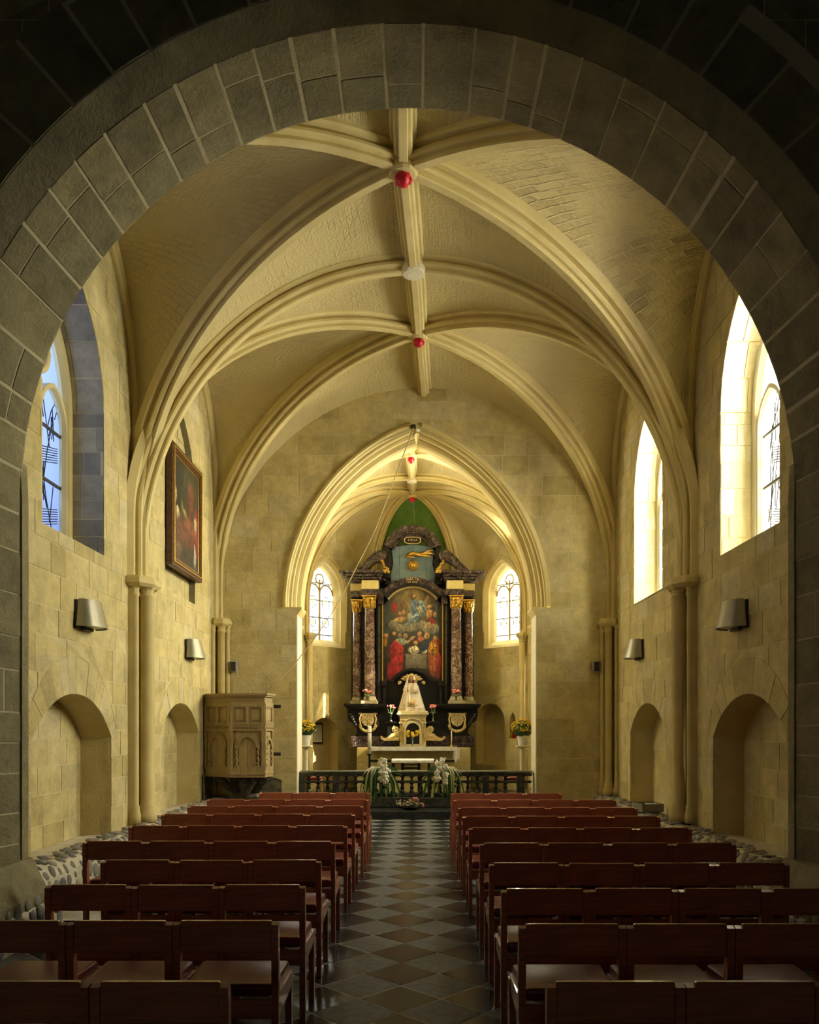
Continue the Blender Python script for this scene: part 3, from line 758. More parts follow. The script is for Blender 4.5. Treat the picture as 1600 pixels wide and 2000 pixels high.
for (w, fn, pl, idx) in ((wR, fR, sideh[0], 6), (wL, fL, sideh2[0], 7)):
    e = empty('window_%d' % idx, (0, 0, 0), kind='structure'); n = len(pl)
    mb = MB(); mb.add([fn(p[0], p[1], 0) for p in pl] + [fn(p[0], p[1], -.35) for p in pl], [(i, (i+1) % n, (i+1) % n+n, i+n) for i in range(n)]); mb.build('window_reveal', M['rib'], e, fix=False)
    c_ = sum(p[0] for p in pl)/n
    us = [c_-.5, c_-.30, c_-.24, c_+.02, c_+.09, c_+.34, c_+.38, c_+.5]  # unseen strip glazing: dim panes and clear slits added to cut sunlight into streaks
    for k in range(7):
        q = inside(pl, ccw([(us[k], 0), (us[k+1], 0), (us[k+1], 20), (us[k], 20)]))
        if q: mb = MB(); mb.add([fn(p[0], p[1], -.34) for p in q], [tuple(range(len(q)))]); mb.build('glass_pane', M['glass_clear'] if k % 2 else M['glass_amber_mask'], e, fix=False)

# chancel vault
vc = empty('ceiling_chancel', (0, 0, 0), kind='structure')
CP = scale_prof(RIBP, .72); ZCC = 3.86; WC = .12
bA, jn, bP = (-.09, 16.85, 7.26), (-.09, 18.6, 7.26), (-.09, 19.75, 7.24)
S1 = {s: (s*2.6, 18.0) for s in (-1, 1)}; S0 = {s: (s*2.6, 15.9) for s in (-1, 1)}; S2 = {s: (s*2.52, 19.42) for s in (-1, 1)}; S3 = {s: (s*.98-.05, 20.66) for s in (-1, 1)}
def q2(top, end, z0=4.6): return qarc(top, end, z0, top[2]-z0, 22)
for s in (-1, 1):
    rA0, rA1 = q2(bA, S0[s]), q2(bA, S1[s]); rJ = q2(jn, S1[s]); rP1 = q2(bP, S1[s]); rP2 = q2(bP, S2[s]); rP3 = q2(bP, S3[s], 4.9)
    rE = q2((-.09, 15.9, 7.3), S0[s])
    for c in (rA0, rA1, rJ, rP1, rP2, rP3): rib(vc, c, ZCC, CP)
    o = lambda c: offs(c, WC)
    web(vc, o(rE), o(rA0), M['web']); web(vc, o(rA1), o(rJ), M['web']); web(vc, o(rJ), o(rP1), M['web'])
    fmid = (s*XC, 16.95)
    web(vc, o(rA0), qarc(fmid, (s*XC, 15.9), 5.3, 1.7, 22), M['web']); web(vc, o(rA1), qarc(fmid, (s*XC, 18.0), 5.3, 1.7, 22), M['web'])
    f2 = (s*XC, 18.7)
    web(vc, o(rP1), qarc(f2, (s*XC, 18.0), 5.4, 1.4, 22), M['web']); web(vc, o(rP2), qarc(f2, (s*XC, 19.4), 5.4, 1.4, 22), M['web'])
    mc = (s*(XC+BX)/2, (YC1+BY)/2)
    web(vc, o(rP2), qarc(mc, (s*XC, YC1), 5.0, 1.45, 22), M['web']); web(vc, o(rP3), qarc(mc, (s*BX, BY), 5.0, 1.45, 22), M['web'])
    web(vc, o(rP3), qarc((-.0, BY), (s*BX, BY), 4.7, 1.5, 22), M['green'])
    for sp in (S1[s], S2[s]):
        b = MB(); r = .07
        b.lathe([(r*1.5, .3), (r*1.5, .4), (r, .5), (r, ZCC-.16)], (sp[0], sp[1], 0), 12); b.build('shaft', M['shaft'], wR if s > 0 else wL)
        b = MB(); b.lathe([(r, ZCC-.18), (r*1.2, ZCC-.16), (r*1.1, ZCC-.12), (r*1.9, ZCC-.04), (r*2.1, ZCC-.02), (r*2.1, ZCC+.03), (r*1.7, ZCC+.05)], (sp[0], sp[1], 0), 8, smooth=False); b.build('capital', M['shaft'], wR if s > 0 else wL)
for a, b in ((( -.09, 15.9, 7.3), bA), (bA, jn), (jn, bP)):
    mb = MB(); mb.sweep(ridge(a, b, 4), CP, (1, 0, 0), outward=(0, 0, 1)); mb.build('ridge_rib', M['rib'], vc)
boss(vc, (bA[0], bA[1], bA[2]+.0), .12); boss(vc, (bP[0], bP[1], bP[2]+.0), .12); boss(vc, (jn[0], jn[1], jn[2]), .12, False)
# sanctuary floor, one step up
st = MB(); st.box(-2.23, 2.29, 15.50, 16.1, -.03, .16); st.box(-2.7, 2.7, 16.08, 20.8, -.03, .16); flS = tag(st.build('floor_sanctuary', M['tile_dark']), kind='structure')
sp_ = MB(); sp_.box(-2.2, 2.26, 14.98, 15.52, -.01, .155, .012); sp_.build('step', M['tile_dark'], flS)

# ------------------------------------------------------------------ the near arch
wf = MB()
wall_front = None
rings = [(Y0, 3.20, 3.635), (5.95, 3.406, 3.434), (5.74, 3.52, 3.42)]
NA = 40
def ring_pt(y, r, cz, k):
    """k in [0,1] from the floor at the right jamb over the crown to the floor at the left"""
    L1 = cz; tot = 2*L1 + PI*r; s = k*tot
    if s < L1: return (r, y, s)
    if s > tot-L1: return (-r, y, tot-s)
    a = (s-L1)/r; return (r*math.cos(a), y, cz+r*math.sin(a))
def soffit(u, k, h):
    y = Y0 + (5.95-Y0)*u
    r = 3.20+(3.406-3.20)*u - h; cz = 3.635+(3.434-3.635)*u
    return ring_pt(y, r, cz, k)
mb = MB(); mb.grid(lambda u, v: soffit(u, v, 0), 4, 90)
# masonry above and beside the arch: front face and back face
fnF = lambda u, v, h: (u, 5.74-h, v)
circ = lambda r, cz, nn=40: ccw([(r, -.2), (r, cz)] + [(r*math.cos(PI*k/nn), cz+r*math.sin(PI*k/nn)) for k in range(1, nn)] + [(-r, cz), (-r, -.2)])
for p in cut([(-6, -.05), (6, -.05), (6, 9.6), (-6, 9.6)], None, [circ(3.52, 3.42)]):
    mb.add([fnF(u, v, 0) for u, v in p], [tuple(range(len(p)))])
for p in cut([(-4.4, -.05), (4.4, -.05), (4.4, 9.6), (-4.4, 9.6)], None, [circ(3.20, 3.635)]):
    mb.add([(u, Y0, v) for u, v in p], [tuple(range(len(p)))])
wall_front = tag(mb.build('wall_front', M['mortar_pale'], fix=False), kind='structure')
cm = MB(); cm.grid(lambda u, v: ring_pt(5.95+(5.74-5.95)*u, 3.40+(3.52-3.40)*u, 3.434+(3.42-3.434)*u, v), 2, 90); cm.build('chamfer', M['ashlar_grey'], wall_front, fix=False)
# soffit voussoirs
rr = random.Random(3)
kk = 0.0
while kk < 1.0:
    dk = rr.uniform(.24, .38)/17.5
    k1 = min(kk+dk, 1.0); g = rr.choice((.0004, .0007, .0011)) if .2 < kk < .8 else .0004
    us = sorted([0.0, 1.0] + ([rr.uniform(.2, .8)] if rr.random() < .75 else []))
    for ua, ub in zip(us, us[1:]):
        b = MB(); hh = rr.uniform(.002, .008); vs = []; nn = 4
        for h in (hh, -.004):
            for i in range(nn+1):
                k = kk+g+(k1-kk-2*g)*i/nn
                vs += [soffit(ua+.012, k, h), soffit(ub-.012, k, h)]
        m_ = 2*(nn+1); fs = [(2*i, 2*i+1, 2*i+3, 2*i+2) for i in range(nn)] + [(2*i, 2*i+2, 2*i+2+m_, 2*i+m_) for i in range(nn)] + [(2*i+1, 2*i+1+m_, 2*i+3+m_, 2*i+3) for i in range(nn)] + [(0, m_, m_+1, 1), (2*nn, 2*nn+1, 2*nn+1+m_, 2*nn+m_)]
        b.add(vs, fs); b.build('voussoir', M['ashlar_grey'], wall_front, fix=False)
    kk = k1
# face voussoirs and the ashlar round them
a = -.05
while a < PI+.05:
    da = rr.uniform(.085, .125); rout = rr.uniform(3.98, 4.2)
    b = MB(); vs = []
    for h in (rr.uniform(.005, .014), -.004):
        for i in range(4):
            t = a+.004+(da-.008)*i/3
            for r in (3.525, rout): vs.append((r*math.cos(t), 5.74-h, 3.42+r*math.sin(t)))
    fs = [(2*i, 2*i+1, 2*i+3, 2*i+2) for i in range(3)] + [(2*i, 2*i+2, 2*i+10, 2*i+8) for i in range(3)] + [(2*i+1, 2*i+9, 2*i+11, 2*i+3) for i in range(3)] + [(0, 8, 9, 1), (6, 7, 15, 14)]
    b.add(vs, fs); b.build('voussoir', M['ashlar_grey'], wall_front, fix=False); a += da
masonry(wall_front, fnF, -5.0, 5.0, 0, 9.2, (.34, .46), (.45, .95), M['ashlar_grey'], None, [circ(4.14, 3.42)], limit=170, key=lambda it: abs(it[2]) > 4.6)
# splayed plinths of the piers
for s in (-1, 1):
    b = MB(); 
    b.prism([(s*3.5, .62), (s*3.16, .62), (s*3.02, .34), (s*3.02, .20), (s*3.5, .20)], 'y', 5.62, Y0+.10); b.build('plinth', M['ashlar_grey'], wall_front)
    b = MB(); x0, x1 = sorted((s*3.22, s*3.14)); b.prism([(s*3.22, .6), (s*3.186, .6), (s*3.186, 3.6), (s*3.2, 3.9)], 'y', Y0-.02, Y0+.09); b.build('corner_roll', M['ashlar_grey'], wall_front)

# room on the camera's side of the arch
def plain_box_wall(name, vs):
    mb = MB(); mb.add(vs, [(0, 1, 2, 3)]); return tag(mb.build(name, M['ashlar_grey'], fix=False), kind='structure')
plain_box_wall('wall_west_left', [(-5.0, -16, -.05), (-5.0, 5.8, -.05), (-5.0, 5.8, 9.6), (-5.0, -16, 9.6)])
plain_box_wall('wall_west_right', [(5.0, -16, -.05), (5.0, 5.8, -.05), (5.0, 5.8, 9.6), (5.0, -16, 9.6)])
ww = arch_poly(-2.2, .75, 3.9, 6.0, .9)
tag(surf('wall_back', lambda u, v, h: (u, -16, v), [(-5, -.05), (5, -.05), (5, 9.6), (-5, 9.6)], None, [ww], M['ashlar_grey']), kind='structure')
e = empty('window_8', (0, 0, 0), kind='structure'); n = len(ww)  # made-up west window, put in to let the added fill lamp through
mb = MB(); mb.add([(p[0], -16, p[1]) for p in ww] + [(p[0], -16.3, p[1]) for p in ww], [(i, (i+1) % n, (i+1) % n+n, i+n) for i in range(n)]); mb.build('window_reveal', M['ashlar_grey'], e, fix=False)
mb = MB(); mb.add([(p[0], -16.28, p[1]) for p in ww], [tuple(range(n))]); mb.build('glass_pane', M['glass_white'], e, fix=False)
plain_box_wall('ceiling_west', [(-5.2, -16, 9.5), (5.2, -16, 9.5), (5.2, 6.9, 9.5), (-5.2, 6.9, 9.5)])
plain_box_wall('ceiling_loft', [(-5.2, 6.7, 9.1), (5.2, 6.7, 9.1), (5.2, 21.2, 9.1), (-5.2, 21.2, 9.1)])

# ------------------------------------------------------------------ cobbled bench along both walls
def pebble_mesh(k):
    rr = random.Random(100+k); b = MB(); seg = 8
    vs = [(0, 0, 1.0)]
    for (r, z) in ((.62, .78), (.95, .3), (1.0, -.15)):
        for i in range(seg):
            a = 2*PI*i/seg; j = rr.uniform(.86, 1.1); vs.append((r*j*math.cos(a), r*j*math.sin(a), z))
    fs = [(0, 1+i, 1+(i+1) % seg) for i in range(seg)]
    for q in (0, 1): fs += [(1+q*seg+i, 1+(q+1)*seg+i, 1+(q+1)*seg+(i+1) % seg, 1+q*seg+(i+1) % seg) for i in range(seg)]
    b.add(vs, fs, True); return b.mesh('cobble')
M['cobble'] = stone_mat('cobble_stone', [(.17, .17, .18), (.30, .28, .25), (.12, .13, .15), (.36, .32, .26), (.22, .21, .20), (.42, .39, .33)], .35, .6, .6)
PEB = [pebble_mesh(k) for k in range(5)]
for p in PEB: p.materials.append(M['cobble'])
def bench(sgn, name):
    """stone footing with a rounded cobbled shoulder"""
    sec = [(3.80, .36), (3.62, .40), (3.50, .41), (3.42, .38), (3.37, .30), (3.35, .15), (3.35, 0)]
    b = MB(); pr = [(sgn*x, z) for x, z in sec] + [(sgn*4.2, 0), (sgn*4.2, .34)]
    b.prism(pr, 'y', Y0+.05, Y2); o = tag(b.build(name, M['cobble_mortar']), kind='structure')
    b = MB(); b.prism([(sgn*3.06, .33), (sgn*3.0, .22), (sgn*2.98, 0), (sgn*3.6, 0), (sgn*3.6, .33)], 'y', 5.5, Y0+.3); b.build('pier_footing', M['cobble_mortar'], o)
    rr = random.Random(5+sgn); cand = []
    L = [0]
    for i in range(len(sec)-1): L.append(L[-1]+math.dist(sec[i], sec[i+1]))
    def at(s):
        for i in range(len(sec)-1):
            if s <= L[i+1]:
                t = (s-L[i])/(L[i+1]-L[i]); p = (sec[i][0]+(sec[i+1][0]-sec[i][0])*t, sec[i][1]+(sec[i+1][1]-sec[i][1])*t)
                d = (sec[i+1][0]-sec[i][0], sec[i+1][1]-sec[i][1]); n = math.hypot(*d); return p, (d[1]/n, -d[0]/n)
        return sec[-1], (-1, 0)
    y = Y0+.1
    while y < Y2-.1:
        s = rr.uniform(.03, .08)
        while s < L[-1]-.03:
            a = rr.uniform(.04, .085); p, n = at(s+a)
            cand.append((sgn*p[0], y+rr.uniform(-.03, .03), p[1], sgn*(-abs(n[0]) if n[0] else 0), abs(n[1]), a)); s += 2*a+.012
        y += .15
    for (yy0, yy1) in ((5.55, Y0+.3),):
        y = yy0
        while y < yy1:
            for z in (.08, .19, .28):
                cand.append((sgn*(2.985+(.0 if z < .22 else .03)), y+rr.uniform(-.03, .03), z+rr.uniform(-.02, .02), -sgn, .1, rr.uniform(.04, .075)))
            y += .16
    cand.sort(key=lambda c: c[1])
    rest = MB()
    for k, (x, y, z, nx, nz, a) in enumerate(cand):
        q = Vector((nx, 0, nz)).to_track_quat('Z', 'Y'); me = PEB[rr.randrange(5)]
        sc = Vector((a*rr.uniform(.65, 1.0), a*rr.uniform(.8, 1.3), a*rr.uniform(.2, .42))); rz = rr.uniform(-.5, .5)
        mtx = Matrix.Translation((x, y, z)) @ q.to_matrix().to_4x4() @ Matrix.Rotation(rz, 4, 'Z') @ Matrix.Diagonal((*sc, 1))
        if k < 280:
            c = bpy.data.objects.new('cobble', me); link(c, o); c.matrix_local = mtx
        else:
            rest.add([mtx @ v.co for v in me.vertices], [tuple(f.vertices) for f in me.polygons], True)
    tag(rest.build('cobble', M['cobble'], o), kind='stuff')
    return o
bench(-1, 'trim_1'); bench(1, 'trim_2')

# ------------------------------------------------------------------ chairs
def make_chair():
    w, dp = .498, .44; h = .80; pt = .034
    root = empty('church_chair')
    # origin: middle of the chair on the floor; back at -Y (towards the camera), seat towards +Y
    for s in (-1, 1):
        x = s*(w/2-pt/2)
        b = MB(); b.prism([(-.012, h-.012), (.018, h-.004), (.030, h-.02), (.044, .46), (.050, .0), (.008, .0), (.0, .45)], 'x', x-pt/2, x+pt/2); b.build('back_post', M['wood'], root)
        b = MB(); b.prism([(dp-.045, 0), (dp-.008, 0), (dp, .43), (dp-.05, .43)], 'x', x-pt/2, x+pt/2); b.build('leg', M['wood'], root)
        b = MB(); b.prism([(.03, .34), (.03, .455), (dp-.004, .445), (dp-.01, .38)], 'x', x-.012, x+.016); b.build('side_rail', M['wood'], root)
    b = MB(); b.box(-w/2+pt, w/2-pt, -.004, .022, h-.145, h+.006, .004); o = b.build('back_panel', M['wood'], root)
    b = MB(); b.box(-w/2+pt, w/2-pt, .012, .034, .335, .425, .003); b.build('rear_rail', M['wood'], root)
    b = MB(); b.box(-w/2+pt, w/2-pt, dp-.04, dp-.016, .36, .43, .003); b.build('front_rail', M['wood'], root)
    b = MB()
    bm = bmesh.new(); bmesh.ops.create_cube(bm, size=1)
    for v in bm.verts: v.co = Vector((v.co.x*(w-2*pt+.03 if v.co.y > 0 else w-2*pt-.004), (.035+dp+.01)/2 + v.co.y*(dp-.03), .462+v.co.z*.062))
    bmesh.ops.bevel(bm, geom=bm.edges[:], offset=.022, segments=3, affect='EDGES', profile=.6)
    b.bm(bm, True); b.build('seat', M['vinyl'], root)
    return root
rows_l = [(2.95, -.588, 2), (3.866, -.567, 3), (4.735, -.562, 3), (5.60, -.575, 3), (6.51, -.575, 4), (7.525, -.568, 4), (8.50, -.575, 4), (9.35, -.545, 4), (10.17, -.54, 4), (11.16, -.585, 3)]
rows_r = [(2.95, .553, 3), (3.807, .554, 3), (4.63, .554, 4), (5.48, .559, 4), (6.42, .565, 4), (7.37, .533, 4), (8.31, .526, 4), (9.18, .525, 4), (10.1, .51, 4), (11.08, .508, 3)]
ORD = ['nearest', 'second', 'third', 'fourth', 'fifth', 'sixth', 'seventh', 'eighth', 'ninth', 'farthest']
PLACE = {2: ['aisle one', 'one cut by the picture edge'], 3: ['aisle one', 'middle one', 'outermost'], 4: ['aisle one', 'second from the aisle', 'third from the aisle', 'outermost']}
proto = make_chair(); first = True
for rows, sg, nm in ((rows_l, -1, 'left'), (rows_r, 1, 'right')):
    for ri, (y, xe, n) in enumerate(rows):
        for c in range(n):
            o = proto if first else copy_tree(proto); first = False
            o.location = (xe+sg*(.2515+c*.503), y+R.uniform(-.006, .006), R.uniform(0, .003)); o.rotation_euler = (0, 0, R.uniform(-.002, .002))
            tag(o, 'red-seated wooden chair, %s of the %s row on the %s' % (PLACE[n][c], ORD[ri], nm), 'chair', 'linked wooden chairs in rows')

# ------------------------------------------------------------------ more materials
M['marble'] = marble_mat('black_red_marble', (.012, .008, .009), (.035, .018, .019), (.26, .21, .19), 7, .022, .25, .8)
M['marble_col'] = marble_mat('column_marble', (.055, .028, .026), (.13, .075, .065), (.46, .36, .27), 4.5, .035, .22)
M['marble_rail'] = marble_mat('green_black_marble', (.012, .013, .010), (.05, .05, .036), (.16, .16, .11), 9, .03, .33, .7)
M['ebony'] = mat('ebonised_wood', (.0035, .003, .003), .36, (.009, .007, .006), 9, .08, 40, .3)
M['gold'] = mat('gilding', (.72, .47, .10), .32, (.45, .27, .05), 30, .25, 60, .5, metal=.75)
M['gold_pale'] = mat('gilt_ivory', (.62, .50, .26), .5, (.45, .33, .13), 25, .4, 50, .4, metal=.15)
M['alabaster'] = mat('pale_frieze_stone', (.62, .55, .27), .45, (.55, .46, .2), 14, .05, 40, .4)
M['plinth_stone'] = mat('plinth_stone', (.40, .36, .25), .5, (.3, .26, .17), 14)
M['cream'] = mat('cream_paint', (.60, .54, .36), .5, (.5, .43, .26), 12, .1, 40, .4)
M['white_marble'] = mat('white_marble', (.74, .72, .68), .35, (.5, .48, .46), 6, .03, 30, .5, thr=(.45, .75))
M['robe'] = mat('white_robe', (.84, .78, .72), .8, (.76, .69, .63), 10, .2, 60, .2)
M['skin'] = mat('painted_skin', (.30, .15, .09), .55)
M['pink_lip'] = mat('painted_lip', (.30, .07, .06), .5)
M['hair'] = mat('painted_hair', (.06, .03, .015), .7)
M['blue_panel'] = mat('blue_board', (.10, .155, .20), .7, (.14, .20, .23), 5, .1, 40, .25)
M['leaf'] = mat('dark_leaf', (.018, .06, .018), .4, (.04, .11, .03), 12, .1, 40, .4)
M['stem'] = mat('green_stem', (.10, .20, .05), .5)
M['pale_leaf'] = mat('pale_grass', (.42, .42, .14), .5, (.3, .34, .1), 10)
M['pink'] = mat('pink_petal', (.68, .16, .17), .6, (.8, .36, .33), 60)
M['yellow'] = mat('yellow_petal', (.78, .52, .02), .6, (.62, .38, .01), 60)
M['white_petal'] = mat('white_petal', (.82, .78, .66), .55, (.72, .68, .55), 30)
M['vase_glass'] = mat('vase_glass', (.20, .26, .20), .12, spec=.6)
M['wax'] = mat('candle_wax', (.78, .74, .60), .5)
M['cloth'] = mat('white_cloth', (.78, .76, .72), .85, (.7, .68, .63), 20, .2, 80, .2)
M['oak'] = mat('carved_oak', (.38, .29, .14), .55, (.28, .20, .09), 5, .25, 40, .3, stretch=(6, 6, 1))
M['oak_dark'] = mat('carved_oak_relief', (.24, .17, .08), .6, (.34, .25, .12), 40, .6, 70, .3)
M['timber'] = mat('old_timber', (.05, .035, .025), .8, (.11, .085, .06), 14, .8, 25, .2)
M['rubble'] = mat('dark_rubble', (.10, .085, .06), .95, (.22, .185, .12), 9, .9, 16, .1)
M['steel'] = mat('lamp_metal', (.34, .32, .24), .38, (.30, .28, .2), 6, .05, 30, .5, metal=.55)
M['dark_metal'] = mat('dark_metal', (.035, .03, .03), .5, metal=.4)
M['frost'] = mat('frosted_glass', (.62, .6, .5), .4)
M['grey_plastic'] = mat('grey_plastic', (.27, .255, .25), .5)
M['carton'] = mat('grey_card', (.24, .22, .16), .8, (.2, .18, .13), 10)
M['paper'] = mat('paper', (.72, .69, .58), .8, (.62, .58, .45), 30)
M['frame_brown'] = mat('picture_frame', (.06, .022, .012), .4, (.10, .045, .02), 12, .1, 40, .4)
M['red_glass'] = mat('red_glass', (.28, .01, .015), .15, spec=.6)
M['ink'] = mat('ink', (.03, .03, .03), .7)
M['blue'] = mat('blue_card', (.05, .09, .35), .5)
M['rope'] = mat('rope', (.50, .40, .22), .8)

YA = 19.5
def AX(px, d=YA): return (px-VPX)*d/FPX + CAMX
def AZ(py, d=YA): return CAMZ + (VPY-py)*d/FPX
def text(name, s, size, loc, parent, m, rot=(PI/2, 0, 0), extrude=.003, bend=None):
    cu = bpy.data.curves.new(name, 'FONT'); cu.body = s; cu.size = size; cu.extrude = extrude; cu.align_x = 'CENTER'; cu.align_y = 'CENTER'; cu.resolution_u = 2
    t = bpy.data.objects.new(name, cu); COL.objects.link(t); bpy.context.view_layer.update()
    me = bpy.data.meshes.new_from_object(t.evaluated_get(bpy.context.evaluated_depsgraph_get())); COL.objects.unlink(t); bpy.data.objects.remove(t)
    me.materials.clear(); me.materials.append(m)
    if bend:
        for v in me.vertices:
            r = bend + v.co.y; a = v.co.x/bend; v.co.x, v.co.y = r*math.sin(a), r*math.cos(a)-bend
    o = bpy.data.objects.new(name, me); link(o, parent); o.location = loc; o.rotation_euler = rot; return o

# ------------------------------------------------------------------ painted canvases: colours laid on the canvas grid
def canvas_mat(name):
    m, nt, nd, p = new_mat(name); p.inputs['Roughness'].default_value = .45; p.inputs['Specular IOR Level'].default_value = .3
    a = N_(nt, 'ShaderNodeVertexColor'); a.layer_name = 'paint'; nt.links.new(a.outputs[0], p.inputs['Base Color']); return m
def canvas(name, parent, inside_fn, place, nu, nv, bg, strokes, warp=.02, seed=0):
    """strokes: (cu, cv, ru, rv, angle, colour, softness, fold) in canvas units 0..1 (v up)"""
    vs = [place(i/nu, j/nv) for j in range(nv+1) for i in range(nu+1)]; fs = []
    for j in range(nv):
        for i in range(nu):
            if inside_fn((i+.5)/nu, (j+.5)/nv): fs.append((j*(nu+1)+i, j*(nu+1)+i+1, (j+1)*(nu+1)+i+1, (j+1)*(nu+1)+i))
    mb = MB(); mb.add(vs, fs, True); me = mb.mesh(name); cols = []
    for j in range(nv+1):
        for i in range(nu+1):
            u, v = i/nu, j/nv
            w = noise.noise_vector(Vector((u*9, v*12, seed))) + noise.noise_vector(Vector((u*26, v*34, seed)))*.6
            uu, vv = u+w.x*warp, v+w.y*warp
            c = list(bg(u, v)); n = 1+.35*noise.noise(Vector((u*22, v*30, seed+5))); c = [x*n for x in c]
            for (cu, cv, ru, rv, an, col, soft, fold) in strokes:
                du, dv = uu-cu, vv-cv
                if abs(du) > ru+rv+.1 or abs(dv) > ru+rv+.1: continue
                ca, sa = math.cos(an), math.sin(an); x, y = (du*ca+dv*sa)/ru, (-du*sa+dv*ca)/rv
                q = math.sqrt(x*x+y*y) if soft > 0 else max(abs(x), abs(y))
                sf, soft = soft, abs(soft)*.6
                if q > 1+soft: continue
                al = min(1, max(0, (1+soft-q)/(2*soft)))
                sh = (1+.45*y) * max(.15, 1+1.5*fold*math.sin(x*8+y*3+w.z*7))
                c = [c[k]*(1-al)+max(0, col[k]*sh)*al for k in range(3)]
            c = [x*(.74+.45*w.z) for x in c]; cols += [max(0, min(1, x)) for x in c] + [1.0]
    at = me.color_attributes.new('paint', 'FLOAT_COLOR', 'POINT'); at.data.foreach_set('color', cols)
    me.materials.append(canvas_mat(name)); o = bpy.data.objects.new(name, me); link(o, parent); return o

# ------------------------------------------------------------------ the high altar (reredos)
RCX = AX(806)
alt = empty('high_altar', (RCX, YA, .33), label='baroque high altar of dark marble with four columns, gilt capitals and a large painting', cat='altar')
base_alt = (RCX, YA, .33)
class L_:      # builder shifted into the altar's own frame
    pass
def AB(mb, name, m, parent=None, org=base_alt):
    o = mb.build(name, M[m], parent or alt)
    for v in o.data.vertices: v.co = v.co - Vector(org)
    return o
def XY(p, d=YA): return (AX(p[0], d), AZ(p[1], d))
# back board and painted surround
b = MB(); b.box(AX(735), AX(878), YA+.42, YA+.50, AZ(1445), AZ(1128)); AB(b, 'back_panel', 'ebony')
for s, (x0, x1) in ((-1, (684, 740)), (1, (872, 927))):
    b = MB(); b.box(AX(x0), AX(x1), YA+.30, YA+.45, AZ(1376), AZ(1164)); AB(b, 'wing_panel', 'ebony')
# columns: inner pair forward, outer pair behind
def column(px, w, y, dz=0):
    x = AX(px); r = w/2*YA/FPX; zb, zc = AZ(1366.5), AZ(1190+dz)
    prof = [(r*1.32, zb-.03), (r*1.32, zb), (r*1.18, zb+.02), (r*1.12, zb+.03), (r*1.2, zb+.05), (r*1.02, zb+.075), (r, zb+.1), (r*1.02, zb+.7), (r*.9, zc-.02), (r*.98, zc-.01), (r*.98, zc)]
    b = MB(); b.lathe(prof[5:], (x, y, 0), 20); c = AB(b, 'column', 'marble_col')
    b = MB(); b.lathe(prof[:6], (x, y, 0), 20); AB(b, 'column_base', 'plinth_stone', c)
    h = .30; b = MB(); b.lathe([(r*.92, zc), (r*.95, zc+h*.35), (r*1.1, zc+h*.7), (r*1.3, zc+h*.86)], (x, y, 0), 16)
    for row, (zz, nn, rr_, hh) in enumerate(((zc+.01, 8, r*.98, .10), (zc+.09, 8, r*1.05, .10))):
        for k in range(nn):
            a = 2*PI*(k+.5*row)/nn; cx, cy = x+rr_*math.cos(a), y+rr_*math.sin(a)
            b.blob((cx, cy, zz+hh*.5), .026, .026, hh*.55, 5, 4); b.blob((cx+.018*math.cos(a), cy+.018*math.sin(a), zz+hh), .022, .022, .016, 5, 3)
    for k in range(4):
        a = PI/4+PI/2*k
        vx, vy = x+r*1.35*math.cos(a), y+r*1.35*math.sin(a)
        b.tube([(vx+.028*math.cos(t*.7)*math.cos(a), vy+.028*math.cos(t*.7)*math.sin(a), zc+h*.80+.028*math.sin(t*.7)) for t in range(0, 10)], .014, 5)
    b.box(x-r*1.42, x+r*1.42, y-r*1.42, y+r*1.42, zc+h*.90, zc+h); AB(b, 'capital', 'gold', c)
    b = MB(); b.box(x-r*1.55, x+r*1.55, y-r*1.55, y+r*1.55, AZ(1375), zb-.03, .004); AB(b, 'plinth', 'plinth_stone', c)
for px, w, y, dz in ((722.5, 20.5, YA-.08, 0), (891, 20.5, YA-.08, 0), (697, 17, YA+.14, 5), (916, 17, YA+.14, 5)): column(px, w, y, dz)
